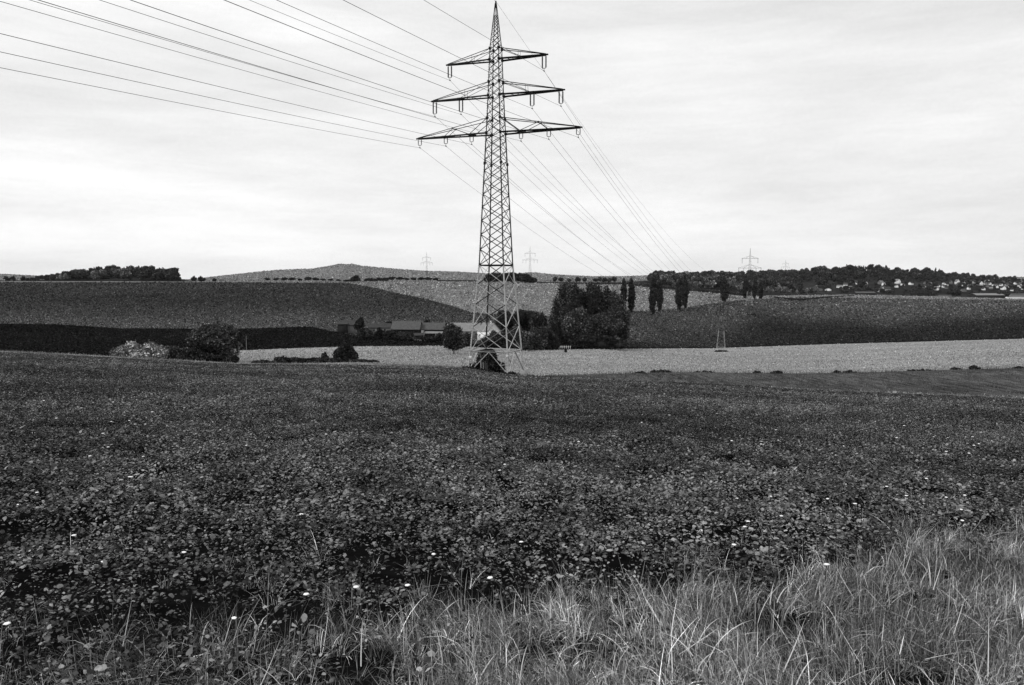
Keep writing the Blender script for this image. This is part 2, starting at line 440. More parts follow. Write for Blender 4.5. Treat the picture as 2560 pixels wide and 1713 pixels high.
def make_grass():
    n = 25000
    Y = rng.uniform(2.0, 11.5, n); X = rng.uniform(-1, 1, n)*(.72*Y+1.2)
    z = near_z(X, Y)[0]; px, py = proj(X, Y, z)
    lim = np.interp(px, GB[0], GB[1])+28*np.sin(px*.021)+18*np.sin(px*.057+1)
    prob = np.clip((py-lim)/110, .0, 1)*np.interp(px, [0, 500, 900, 1300, 2560], [.3, .4, .6, .95, 1])*np.clip(.78+.7*np.sin(X*3.3+1.2*np.sin(Y*2.1))*np.sin(Y*3.9+X), .12, 1)
    stray = (py > lim-170) & (rng.random(n) < .02)
    keep = (rng.random(n) < prob) | stray
    X, Y = X[keep], Y[keep]; t = len(X)
    m = 30                                           # blades in a tuft
    big = rng.gamma(3, .33, t).clip(.35, 2.2); bigr = np.repeat(big, m)
    rr = .02+.035*bigr*rng.random(t*m)**.6; aa = rng.uniform(0, 2*np.pi, t*m)
    Xt = np.repeat(X, m)+rr*np.cos(aa); Yt = np.repeat(Y, m)+rr*np.sin(aa)
    zt = near_z(Xt, Yt)[0]-.01
    lean = rng.uniform(0, 2*np.pi, t)*.35+1.3*np.sin(X*1.1+1)+1.5*np.sin(Y*1.7+X)
    own = rng.random(t*m) < .55
    ld = np.where(own, aa+rng.normal(0, .5, t*m), np.repeat(lean, m)+rng.normal(0, .45, t*m))
    ln = rng.uniform(.06, .27, t*m)*(.5+.45*bigr)
    wd = rng.uniform(.0014, .0042, t*m)
    bd = rng.uniform(-.8, 3.8, t*m)
    tt_ = np.repeat(rng.gamma(2.2, .45, t).clip(.12, 2.4), m)
    patch = 1+.45*np.sin(Xt*1.3+.4*Yt)*np.sin(Yt*1.9-.8)
    pxb = np.repeat(px[keep], m)
    tn = np.clip(rng.gamma(1.1, .85, t*m), .03, 4)*1.15*patch*(.2+.55*tt_)*np.interp(pxb, [0, 400, 900, 1300], [.8, .8, .95, 1.05])*.95
    V, q, tt = blades(np.stack([Xt, Yt, zt], 1), ld, ln, wd, bd, tn, 4, .95)
    # long pale straws, some lying flat across the tufts
    k = rng.choice(t*m, 1300, replace=False)
    V2, q2, t2 = blades(np.stack([Xt[k], Yt[k], zt[k]+rng.uniform(0, .1, len(k))], 1), rng.uniform(0, 6.28, len(k)), rng.uniform(.12, .34, len(k)), rng.uniform(.003, .007, len(k)), rng.uniform(-.3, 1.6, len(k)), rng.uniform(1.0, 2.2, len(k)), 5, 1.0)
    me = new_mesh('grass', np.concatenate([V, V2]), np.concatenate([q, q2+len(V)]), mat=M['grass'], tone=np.concatenate([tt, t2]))
    o = link('grass', me); o['kind'] = 'stuff'; o['label'] = 'long pale tangled grass along the near edge of the field'; o['category'] = 'grass'
    print('grass blades', t*m)
make_grass()

def make_verge_grass():
    n = 60000
    X = []; 
    T = rng.uniform(-.8, .8, n); Yk, Zk, m = knots(T)
    t = rng.random(n); Y = Yk[0]+(Yk[1]-Yk[0])*t+.0
    z = seg_eval(Yk, Zk, m, 0, Y)
    # thinner on the left where only a narrow grass lip shows
    edge = np.minimum(t, 1-t)
    ln = rng.uniform(.12, .35, n)*np.where(rng.random(n) < .05, 1.9, 1)*np.where(t > .93, 1.7, 1)
    tn = rng.uniform(.1, .42, n)*np.where(t < .2, np.interp(T, [0, .15], [2, 3.4]), 1)*np.where((T < -.06) & (t > .45), 3.2, 1)*(1+.4*np.sin(T*40+t*5))
    V, q, tt = blades(np.stack([T*Y, Y, z-.02], 1), rng.uniform(0, 6.28, n), ln, rng.uniform(.03, .08, n), rng.uniform(.2, 1.6, n), tn, 2)
    o = link('verge_grass', new_mesh('verge_grass', V, q, mat=M['grass'], tone=tt))
    o['kind'] = 'stuff'; o['label'] = 'rough low grass strip beyond the far edge of the crop'; o['category'] = 'grass'
make_verge_grass()

def tufts(name, label, k, T0, T1, n, matl, base, tone=lambda T, Y: 1.0, size=1.15, sh=(1.5, .5), tr=(0, 1)):
    # small upright clumps of plants or straw, sized for their distance; bright and dark ones mixed
    T = rng.uniform(T0, T1, n); Yk, Zk, m = knots(T)
    lo, hi = Yk[k], Yk[k+1]
    t = tr[0]+(tr[1]-tr[0])*rng.random(n)
    # more clumps nearby than far off: even in depression angle
    Y = 1/(1/hi+(1/lo-1/hi)*t)
    ok = (Y > lo) & (Y < hi)
    z = seg_eval(Yk, Zk, m, k, Y)
    s_ = Y/796*size*rng.uniform(.5, 1.2, n); a = rng.uniform(0, np.pi, n)
    X = T*Y; dx, dy = np.cos(a)*s_*.6, np.sin(a)*s_*.6; h = s_*rng.uniform(.3, .9, n)
    P0 = np.stack([X-dx, Y-dy, z-.05], 1); P1 = np.stack([X+dx, Y+dy, z-.05], 1)
    P2 = np.stack([X+dx*.7, Y+dy*.7, z+h], 1); P3 = np.stack([X-dx*.7, Y-dy*.7, z+h*.9], 1)
    V = np.stack([P0, P1, P2, P3], 1).reshape(-1, 3); i = np.arange(n)*4
    tn = np.clip(rng.gamma(sh[0], sh[1], n), .02, 4)*base(T, Y)
    me = new_mesh(name, V, np.stack([i, i+1, i+2, i+3], 1), mat=matl, tone=tn)
    o = link(name, me); o['kind'] = 'stuff'; o['label'] = label; o['category'] = 'plants'
M['tuft'] = noisy('field_tuft', 1.0, [(.01, (1, 1, 1), .85, 1.15, 3)], spec=0, attr=True)
def gr(pts): return lambda T, Y: np.interp(Y, [p[0] for p in pts], [p[1] for p in pts])
tufts('stubble_tufts', 'short pale stubble on the field beyond the near crest', 1, -.75, .75, 45000, M['tuft'], gr([(0, .31)]), sh=(6, .166), size=.9)
tufts('stubble_tufts', 'short pale stubble in the valley field', 2, -.75, .75, 90000, M['tuft'], gr([(0, .31)]), sh=(6, .166), size=.9)
tufts('soil_clods', 'dark clods of the ploughed field', 3, -.75, TS, 40000, M['tuft'], gr([(0, .016)]), sh=(1, 1))
tufts('crop_tufts', 'low crop on the hillside left of the farm', 4, -.75, TS, 90000, M['tuft'], gr([(440, .16), (560, .105), (700, .062), (1000, .075)]))
tufts('crop_tufts', 'low dark crop on the right hand field', 4, TS, .75, 90000, M['tuft'], lambda T, Y: vigour_shade(T, Y)*1.8)
tufts('pale_crop_tufts', 'pale short crop of the upper field', 5, -.25, .75, 60000, M['tuft'], gr([(0, .25)]), sh=(3, .33))
tufts('wooded_slopes', 'tree texture of the distant wooded hills', 9, -.75, .75, 60000, M['tuft'], gr([(0, .2)]), sh=(1.6, .6), size=1.0)

# ------------------------------------------------------------------ foliage
def ico(sub=2):
    import bmesh
    bm = bmesh.new(); bmesh.ops.create_icosphere(bm, subdivisions=sub, radius=1)
    V = np.array([v.co[:] for v in bm.verts]); T = np.array([[v.index for v in f.verts] for f in bm.faces]); bm.free()
    return V, T
ICO = ico(2)
def crown(name, lobes, n, leaf, matl, r, tone=(.6, 1.4), core=.68, flat=0.):
    L = np.array([l[:6] for l in lobes], float)
    w = (L[:, 3]*L[:, 4]*L[:, 5])**.67; w /= w.sum()
    k = r.choice(len(L), n, p=w)
    d = r.normal(size=(n, 3)); d /= np.linalg.norm(d, axis=1)[:, None]
    rad = r.uniform(.72, 1.06, n)+(r.random(n) < .1)*r.uniform(0, .3, n)
    c = L[k, :3]+d*L[k, 3:6]*rad[:, None]
    nr = d+r.normal(size=(n, 3))*.55; nr /= np.linalg.norm(nr, axis=1)[:, None]
    a = np.cross(nr, r.normal(size=(n, 3))); a /= np.linalg.norm(a, axis=1)[:, None]
    b = np.cross(nr, a)
    s = leaf*r.uniform(.45, 1.25, n)[:, None]; e = r.uniform(.55, 1, n)[:, None]
    V = np.stack([c-a*s, c-b*s*e, c+a*s, c+b*s*e], 1).reshape(-1, 3)
    i = np.arange(n)*4; q = np.stack([i, i+1, i+2, i+3], 1)
    lt = r.uniform(.4, 1.65, len(L))[k]
    tn = lt*np.clip(r.gamma(1.6, .42, n), .05, 3)*(tone[0]+tone[1])*.62
    Vs = [V]; Ts = []; off = len(V); ct = []
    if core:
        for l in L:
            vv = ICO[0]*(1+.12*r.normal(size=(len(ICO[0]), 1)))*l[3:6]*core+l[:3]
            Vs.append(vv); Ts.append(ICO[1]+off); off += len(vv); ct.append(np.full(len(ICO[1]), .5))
    return new_mesh(name, np.concatenate(Vs), q, np.concatenate(Ts) if Ts else None, matl, tone=np.concatenate([tn]+ct))

def lobes_round(r, w, h, z0, n=24, spread=1.0):
    w = w*1.12
    """crown envelope ellipsoid width w, height h, bottom z0"""
    out = [(0, 0, z0+h*.5, w*.3, w*.3, h*.38)]
    for _ in range(n):
        a = r.uniform(0, 2*np.pi); e = r.uniform(-.9, 1.2); e = min(e, 1.25)
        rr = r.uniform(.45, .72)
        x = math.cos(a)*math.cos(e)*rr*w/2; y = math.sin(a)*math.cos(e)*rr*w/2; z = z0+h*.5+math.sin(e)*rr*h/2*spread
        q = r.uniform(.1, .24)
        out.append((x, y, z, w*q, w*q, h*q*.95))
    return out
def lobes_bush(r, w, h, n=20, depth=None):
    w = w*1.08
    depth = depth or min(w*.7, h*1.6)
    out = [(0, 0, h*.35, w*.38, depth*.38, h*.42)]
    for _ in range(n):
        x = r.uniform(-.42, .42)*w; y = r.uniform(-.36, .36)*depth
        env = math.sqrt(max(0, 1-(2*x/w)**2*.95))
        z = h*env*r.uniform(.25, .74)
        q = r.uniform(.14, .24)
        out.append((x, y, z, w*q*.8, depth*q, h*q*1.05))
    return out
def lobes_weed(r, w, h):
    out = []
    for _ in range(int(16+w*2)):
        x = r.uniform(-.5, .5)*w; hh = h*r.uniform(.35, 1.15)*(1-(2*abs(x)/w)**3*.7)
        out.append((x, r.uniform(-.4, .4), hh*.45, r.uniform(.25, .6)*h, .4, hh*.5))
    return out
def lobes_poplar(r, w, h, z0=.8):
    w = w*1.15
    out = []
    n = 16
    for i in range(n):
        t = i/(n-1); env = (math.sin(min(1, t*1.9+.2)*math.pi/2))*(1-t**3.2)**.6
        rad = w/2*max(env, .12)
        for j in range(2):
            x, y = r.normal(0, .07, 2)*w
            out.append((x, y, z0+(h-z0)*(t*.94+.03), rad*.8, rad*.8, h*.075))
    return out
def lobes_cone(r, w, h, z0=1.0):
    out = []
    n = 10
    for i in range(n):
        t = i/(n-1); rad = w/2*(1-t)**.85+.12*w*.5
        for j in range(3):
            a = r.uniform(0, 6.28); out.append((math.cos(a)*rad*.3, math.sin(a)*rad*.3, z0+(h-z0)*t*.97, rad*.75, rad*.75, h*.05))
    return out
def trunk_mesh(name, h, rad, r, limbs=5, spread=.3):
    m = MB()
    lean = r.normal(0, .02, 2)*h
    m.tube([(0, 0, -.6), (lean[0]*.3, lean[1]*.3, h*.35), (lean[0], lean[1], h*.85)], [rad*1.25, rad, rad*.3], 7)
    for i in range(limbs):
        a = r.uniform(0, 6.28); z = h*r.uniform(.3, .7); L = h*spread*r.uniform(.6, 1.1)
        m.tube([(0, 0, z), (math.cos(a)*L*.5, math.sin(a)*L*.5, z+L*.45), (math.cos(a)*L, math.sin(a)*L, z+L*.8)], [rad*.45, rad*.3, rad*.12], 5)
    return m.mesh(name, M['bark'])

def tree(kind, loc, h, w, label, cat, group=None, seed=0, leaf=.4, n=6000, name=None, matl=None, clear=.18, depth=None, tone=(.6, 1.4), trunks=1):
    r = np.random.default_rng(seed+100)
    matl = matl or M['foliage']
    if kind == 'poplar': L = lobes_poplar(r, w, h)
    elif kind == 'cone': L = lobes_cone(r, w, h)
    elif kind == 'bush': L = lobes_bush(r, w, h, depth=depth)
    else: L = lobes_round(r, w, h*(1-clear), h*clear)
    nm = name or {'poplar': 'poplar_tree', 'cone': 'conifer_tree', 'bush': 'shrub', 'round': 'broadleaf_tree'}[kind]
    root = empty(nm, loc)
    tag(root, label, cat, group)
    part('crown', crown('crown', L, n, leaf, matl, r, tone), root)
    tr = part('trunk' if kind != 'bush' else 'stem', trunk_mesh('trunk', h*.8 if kind != 'bush' else h*.5, max(.06, h*.016), r), root)
    return root

def hpx(n, Y): return n*Y/F

# ---- poplar row
POPG = 'lombardy poplars in a row across the pale field'
pop = [ # px, base py, top py, width px, Y, label
 (1354, 790, 722, 14, 445, 'short slim dark poplar standing alone left of the big farm tree clump'),
 (1559, 774, 690, 17, 640, 'dark column poplar touching the right side of the big clump'),
 (1578, 775, 688, 19, 645, 'tall column poplar just right of the one touching the big clump'),
 (1632, 772, 680, 20, 660, 'left poplar of the first dark double column right of the clump'),
 (1648, 769, 687, 18, 690, 'right poplar of the first dark double column right of the clump'),
 (1697, 766, 686, 19, 720, 'left poplar of the second dark double column'),
 (1712, 763, 686, 18, 740, 'right poplar of the second dark double column'),
 (1811, 756, 697, 22, 860, 'single broad column poplar behind the nearer valley pylon'),
 (1863, 748, 692, 14, 960, 'dark poplar just left of the pylon whose arms show above the wood'),
 (1886, 747, 696, 12, 980, 'narrow poplar just right of the pylon whose arms show above the wood'),
 (1901, 747, 700, 12, 1000, 'last poplar at the far right end of the row'),
]
for i, (px, pb, pt, wp, Y, lab) in enumerate(pop):
    p = onground(px, Y, pb)
    tree('poplar', p, hpx(pb-pt, Y), hpx(wp, Y), lab, 'poplar', POPG, seed=i, leaf=.5, n=5200, tone=(.3, .9))
p = onground(1377, 440, 795)
tree('poplar', p, hpx(68, 440), hpx(11, 440), 'pale thin feathery poplar between the short dark poplar and the big clump', 'poplar', None, seed=40, leaf=.35, n=2600, matl=M['pale_foliage'], tone=(.3, .9))

# ---- farm trees
def T_(kind, px, pb, pt, wp, Y, label, seed, **k):
    z = onground(px, Y, pb)
    # keep the crown top where it belongs: height measured from the real ground
    _, E = TE(px, pt); h = max(E*Y-z.z, 1.2)
    cat = {'bush': 'shrub', 'poplar': 'poplar', 'cone': 'conifer'}.get(kind, 'tree')
    return tree(kind, z, h, hpx(wp, Y), label, cat, k.pop('group', None), seed=seed, **k)
G = 'trees of the big clump beside the farm'
T_('round', 1422, 850, 694, 66, 425, 'tall broad tree at the left shoulder of the big farm clump', 1, leaf=.5, n=11000, group=G, clear=.12, tone=(.6, 1.7))
T_('round', 1484, 852, 700, 66, 430, 'tall tree in the middle top of the big farm clump', 2, leaf=.5, n=11000, group=G, clear=.12, tone=(.4, 1.1))
T_('round', 1532, 855, 722, 62, 432, 'tall rounded tree at the right side of the big farm clump', 3, leaf=.5, n=10000, group=G, clear=.12, tone=(1.0, 2.2))
T_('round', 1440, 858, 768, 78, 412, 'lower paler tree in front at the left of the big clump', 4, leaf=.45, n=8000, group=G, clear=.1, tone=(1.4, 3.2))
T_('round', 1522, 862, 768, 76, 410, 'lower tree with bare stems below at the right front of the clump', 5, leaf=.45, n=7000, group=G, clear=.3, tone=(1.0, 2.2))
T_('round', 1480, 862, 778, 62, 408, 'lower dark tree in front of the middle of the clump', 6, leaf=.45, n=7000, group=G, clear=.2)
T_('round', 1452, 852, 715, 56, 436, 'tall tree filling the left middle of the big farm clump', 24, leaf=.5, n=10000, group=G, clear=.1, tone=(.9, 2.0))
T_('round', 1508, 853, 712, 50, 438, 'tall tree filling the right middle of the big farm clump', 25, leaf=.5, n=10000, group=G, clear=.1, tone=(.6, 1.5))
T_('bush', 1395, 850, 792, 56, 415, 'very dark bush filling the left foot of the clump', 7, leaf=.4, n=5000, group=G, tone=(.3, .9))
T_('round', 1556, 860, 762, 36, 428, 'leaning outer tree at the right edge of the big farm clump', 26, leaf=.45, n=5000, group=G, clear=.1)
T_('round', 1394, 848, 742, 36, 430, 'outer tree at the left edge of the big farm clump', 27, leaf=.45, n=5000, group=G, clear=.05)
T_('bush', 1500, 866, 830, 110, 405, 'dark undergrowth along the foot of the big farm clump', 28, leaf=.4, n=5000, group=G, tone=(.3, .8))
T_('bush', 1372, 862, 818, 50, 384, 'dark bush stepping down left of the big clump', 29, leaf=.4, n=4000, tone=(.4, 1.2))
T_('bush', 1075, 850, 830, 40, 402, 'low dark bush in front of the open farm shed', 30, leaf=.35, n=2500, tone=(.3, .9))
T_('bush', 1105, 850, 828, 26, 404, 'round dark shrub at the yard edge left of the feathery tree', 32, leaf=.35, n=2000, tone=(.3, .9))
T_('round', 1068, 822, 796, 20, 452, 'dark tree top showing behind the open farm shed', 33, leaf=.35, n=2000, clear=.05, tone=(.4, 1.1))
T_('bush', 1160, 852, 826, 44, 400, 'dark bush in front of the pale roofed barn', 31, leaf=.35, n=3000, tone=(.4, 1.1))
T_('round', 1312, 836, 766, 62, 440, 'dark round tree behind the farm left of the short poplar', 8, leaf=.45, n=7000, clear=.1, tone=(.4, 1.0))
T_('round', 1262, 836, 774, 52, 445, 'dark tree behind the white house seen through the pylon', 9, leaf=.45, n=6000, clear=.1, tone=(.4, 1.1))
T_('round', 1345, 845, 776, 44, 430, 'dark tree at the foot of the short slim poplar', 10, leaf=.45, n=5000, clear=.05, tone=(.4, 1.1))
T_('bush', 1345, 868, 800, 52, 380, 'paler bushy tree in front of the farm to the right of the pylon', 11, leaf=.4, n=6000, tone=(1.3, 3.0))
T_('bush', 1300, 872, 808, 56, 372, 'bush with light leaves seen through the right pylon leg', 12, leaf=.4, n=6000, tone=(1.4, 3.4))
T_('bush', 1240, 870, 822, 70, 370, 'dark bush seen through the middle of the pylon base', 13, leaf=.4, n=6000, tone=(.6, 1.4))
T_('bush', 1290, 880, 850, 90, 366, 'low dark hedge bush at the edge of the stubble behind the pylon', 14, leaf=.35, n=5000, tone=(.5, 1.2))
T_('round', 1135, 892, 808, 60, 255, 'feathery dark tree standing in the pale strip left of the pylon', 15, leaf=.3, n=9000, clear=.0, tone=(.7, 1.8))
T_('round', 899, 834, 794, 26, 420, 'small dark tree in front of the left barn', 16, leaf=.35, n=3500, clear=.1, tone=(.4, 1.1))
T_('bush', 914, 850, 812, 34, 400, 'dark bush right of the small tree at the left barn', 17, leaf=.35, n=3500, tone=(.4, 1.1))
T_('bush', 949, 852, 814, 28, 400, 'round dark bush between the left barn and the middle shed', 18, leaf=.35, n=3500, tone=(.3, .9))
T_('bush', 985, 848, 822, 60, 404, 'dark hedge in front of the middle farm shed', 19, leaf=.35, n=4500, tone=(.3, .9))
T_('bush', 1012, 852, 828, 34, 400, 'dark bush at the right end of the hedge by the middle shed', 20, leaf=.35, n=3500, tone=(.3, .9))
T_('round', 975, 822, 799, 26, 455, 'small dark tree at the left corner of the middle farm shed', 21, leaf=.35, n=3000, clear=.05, tone=(.4, 1.1))
T_('bush', 925, 858, 836, 40, 392, 'low bush below the round dark bush on the farm slope', 22, leaf=.35, n=3000, tone=(.3, .9))

# ---- bushes behind the left crest (roots hidden by the crest)
def crest_bush(kind, px, pt, wp, Y, label, seed, **k):
    if px > 600: Y = 158+(Y-210)*.5
    z = onground(px, Y, 905); _, E = TE(px, pt); h = max(E*Y-z.z, .8)
    if px > 600: h *= 1.2; z.z -= .15
    return tree(kind, z, h, hpx(wp, Y)*(1.0 if px > 600 else 1.15), label, 'shrub' if kind == 'bush' else 'tree', k.pop('group', None), seed=seed, **k)
crest_bush('bush', 330, 850, 84, 200, 'bright leaved willow shrub, leftmost behind the crest of the field', 50, leaf=.26, n=6500, matl=M['pale_foliage'], tone=(.8, 2.4))
crest_bush('bush', 378, 846, 84, 203, 'taller bright willow shrub next to the leftmost one behind the crest', 51, leaf=.26, n=7500, matl=M['pale_foliage'], tone=(.7, 2.2))
crest_bush('bush', 432, 860, 66, 206, 'low dark shrub with a few pale twigs between the willow shrubs and the dark tree', 52, leaf=.26, n=5000, tone=(.5, 3.0))
crest_bush('round', 530, 803, 108, 205, 'big dark tree with a ragged pale top behind the left field crest', 53, leaf=.3, n=11000, tone=(.5, 2.2), clear=.02)
crest_bush('round', 566, 838, 66, 207, 'right shoulder tree leaning out beside the big dark tree', 54, leaf=.28, n=7000, tone=(1.6, 3.6), clear=.05)
crest_bush('round', 528, 800, 70, 208, 'pale twigged tree whose ragged top shows above the big dark tree', 64, leaf=.26, n=3500, tone=(2.0, 4.5), clear=.2)
crest_bush('bush', 490, 862, 70, 200, 'dark shrub filling the left foot of the big dark tree', 55, leaf=.26, n=4500, tone=(.3, .9))
crest_bush('bush', 562, 884, 56, 196, 'low dark shrub at the right foot of the big dark tree', 56, leaf=.24, n=3500, tone=(.3, .9))
crest_bush('bush', 865, 861, 50, 240, 'single round dark bush standing against the pale stubble strip', 57, leaf=.24, n=6500, tone=(.3, .9))
crest_bush('bush', 811, 880, 17, 235, 'tiny dark bush left of the single round bush', 58, leaf=.2, n=1500, tone=(.5, 1.2))
crest_bush('bush', 703, 889, 36, 215, 'low dark hedge clump at the left end of the hedge on the crest', 59, leaf=.2, n=3000, tone=(.4, 1.2))
crest_bush('bush', 762, 898, 56, 210, 'low black hedge clump in the middle of the hedge on the crest', 60, leaf=.2, n=3000, tone=(.25, .7))
crest_bush('bush', 740, 893, 80, 222, 'low grey hedge behind the black clump on the crest', 61, leaf=.2, n=4000, tone=(.9, 2))
crest_bush('bush', 806, 892, 60, 225, 'low grey scrub between the black hedge clump and the round bush', 62, leaf=.2, n=3000, tone=(.9, 2))
crest_bush('bush', 656, 899, 50, 216, 'low scrub at the left beginning of the hedge on the crest', 65, leaf=.2, n=2500, tone=(.8, 1.8))
crest_bush('bush', 720, 893, 44, 218, 'grey scrub just right of the first low hedge clump on the crest', 66, leaf=.2, n=2500, tone=(.8, 1.8))
crest_bush('bush', 785, 893, 44, 219, 'dark scrub just left of the tiny bush on the crest', 67, leaf=.2, n=2500, tone=(.4, 1.1))
crest_bush('bush', 835, 895, 50, 221, 'low scrub touching the left foot of the single round bush', 68, leaf=.2, n=2500, tone=(.5, 1.3))
crest_bush('bush', 905, 900, 70, 225, 'low scrub trailing right of the single round bush', 63, leaf=.2, n=3000, tone=(.7, 1.6))

# ---- ridge trees
r0 = np.random.default_rng(5)
FR = 'small orchard trees in a row on the far ridge'
orch = [(668, 8), (691, 8), (711, 9), (730, 9), (750, 7), (771, 10), (790, 9), (808, 7), (827, 7), (846, 6), (980, 10), (1000, 9), (1017, 7), (1034, 8), (1054, 9), (1071, 9), (1089, 8)]
proto = None
names = ['first', 'second', 'third', 'fourth', 'fifth', 'sixth', 'seventh', 'eighth', 'ninth', 'tenth', 'eleventh', 'twelfth', 'thirteenth', 'fourteenth', 'fifteenth', 'sixteenth', 'seventeenth']
for i, (px, hh) in enumerate(orch):
    z = onground(px, 1080, 703)
    if proto is None:
        proto = tree('round', z, 5.0, 7.5, '', 'tree', FR, seed=70, leaf=.6, n=500, name='fruit_tree', clear=.22, tone=(.3, 1.0)); o = proto
    else: o = copy_tree(proto)
    o.location = z; s = hh/8*1.05; o.scale = (s*r0.uniform(.9, 1.25), s, s); o.rotation_euler[2] = r0.uniform(0, 6)
    if i < 10: o['label'] = 'small round fruit tree on the ridge, %s from the left in its row' % names[i]
    else: o['label'] = 'small round fruit tree on the ridge right of the dark bushes, %s from them' % names[i-10]
def ridge(kind, px, pt, wp, Y, label, seed, **k):
    z = onground(px, Y, 703); _, E = TE(px, pt); h = max(E*Y-z.z, 2)
    return tree(kind, z, h, hpx(wp, Y), label, {'bush': 'shrub', 'cone': 'conifer'}.get(kind, 'tree'), k.pop('group', None), seed=seed, **k)
ridge('bush', 888, 687, 24, 1075, 'largest dark round tree on the ridge at the left of the bush row', 71, leaf=.7, n=2500, tone=(.2, .6))
ridge('bush', 869, 697, 18, 1075, 'low bush at the left foot of the largest dark ridge tree', 72, leaf=.6, n=900, tone=(.3, .8))
for i, (px, pt, wp) in enumerate([(918, 694, 16), (932, 694, 18), (948, 692, 16), (965, 693, 16)]):
    ridge('bush', px, pt, wp, 1078, 'dark bush on the ridge, %s to the right of the largest dark tree' % names[i], 73+i, leaf=.6, n=1100, tone=(.2, .7), group='dark bushes on the ridge')
CG = 'trees of the dark copse on the ridge right of the pylon'
for i, (px, pt, wp) in enumerate([(1226, 684, 34), (1243, 680, 34), (1262, 681, 34), (1280, 679, 36), (1300, 679, 34), (1315, 684, 32), (1330, 692, 30)]):
    ridge('round', px, pt, wp, 1070, 'dark broadleaf tree in the ridge copse behind the pylon, %s from its left end' % names[i], 80+i, leaf=.8, n=2600, tone=(.2, .8), clear=.0, group=CG)
for i, px in enumerate([1388, 1402, 1423, 1445, 1462, 1488, 1500, 1512, 1524, 1535]):
    ridge('round', px, 691+2*(i % 3), 11+3*(i % 2), 1350, 'small grey tree far behind the big farm clump on the skyline', 90+i % 4, leaf=.8, n=500, tone=(.5, 1.6), clear=.05, group='small grey trees on the skyline above the big clump')
for i, (px, pt, wp, lab) in enumerate([(485, 689, 12, 'dark bush on the skyline just right of the wooded hill, leftmost of three'), (504, 688, 16, 'dark bush on the skyline, middle one of three right of the wooded hill'), (537, 695, 10, 'lone tiny round bush on the skyline right of the others'), ]):
    ridge('bush', px, pt, wp, 1100, lab, 100+i, leaf=.6, n=800, tone=(.3, .8))

# ---- woods: far trees as single meshes, many copies
def far_variant(kind, seed, tone, leaf=1.0, n=420, matl=None):
    r = np.random.default_rng(seed)
    if kind == 'cone': L = lobes_cone(r, 9.5, 18, 1); n = 700
    elif kind == 'poplar': L = lobes_poplar(r, 6, 18)
    else: L = lobes_round(r, 13, 14, 2.0, 9)
    return crown('crown_'+kind, L, n, leaf, matl or M['foliage'], r, tone, core=.8)
VR = [far_variant('round', 300+i, (.8, 2.2)) for i in range(3)]
VRd = [far_variant('round', 320+i, (.4, 1.2)) for i in range(3)]
VP = [far_variant('round', 310+i, (.4, 1.1), matl=M['pale_foliage']) for i in range(3)]
VC = [far_variant('cone', 330+i, (.2, .7)) for i in range(3)]
WOODS = []
def far_tree(px, Y, s, me, name, label, cat, group, pyh=700, sx=1.0, stuff=False):
    z = onground(px, Y, pyh)
    if stuff: WOODS.append((me, (z.x, z.y, z.z-1), s, random.uniform(0, 6.28))); return
    o = link(name, me, None, (z.x, z.y, z.z-1)); o.scale = (s*sx, s*sx, s)
    o.rotation_euler[2] = random.uniform(0, 6.28)
    tag(o, label, cat, group); return o
# left wooded hill
for i in range(120):
    px = random.uniform(70, 440); Y = random.uniform(1015, 1300)
    far_tree(random.uniform(190, 440), random.uniform(1030, 1290), random.uniform(.55, .85), random.choice(VRd), '', '', '', '', stuff=True)
    if px < 150 and Y > 1180: continue
    top = random.random()
    if Y > 1180 and top < .75:
        far_tree(px, Y, (.35+.65*min(1, max(0, (px-80)/180)))*random.uniform(.72, .9), random.choice(VC), 'conifer_tree', 'dark spruce in the upper part of the wooded hill on the left', 'conifer', 'spruces on the left wooded hill')
    elif Y < 1150 and 120 < px < 330 and top < .9:
        far_tree(px, Y, (.3+.7*min(1, max(0, (px-80)/180)))*random.uniform(.75, 1.05), random.choice(VP), 'broadleaf_tree', 'pale leaved tree along the lower edge of the left wooded hill', 'tree', 'pale trees on the left wooded hill')
    else:
        far_tree(px, Y, (.3+.8*min(1, max(0, (px-80)/180)))*random.uniform(.8, 1.1), random.choice(VRd), 'broadleaf_tree', 'dark broadleaf tree in the wood on the left hill', 'tree', 'dark trees on the left wooded hill')
for i in range(14):
    far_tree(random.uniform(-60, 95), 1030, random.uniform(.32, .5), random.choice(VRd), 'broadleaf_tree', 'low tree of the hedge at the far left edge of the photo below the hills', 'tree', 'hedge trees at the far left')
for i in range(46):
    px = random.uniform(66, 215); far_tree(px, random.uniform(1020, 1180), random.uniform(.8, 1.1)*(.38+.6*(px-78)/137), random.choice(VRd+VR), '', '', '', '', stuff=True)
for px, s in [(441, .85), (432, .95), (423, .8), (449, .5)]:
    far_tree(px, 1020, s, random.choice(VRd), 'broadleaf_tree', 'dark tree at the steep right end of the left wooded hill', 'tree', 'end trees of the left wooded hill')
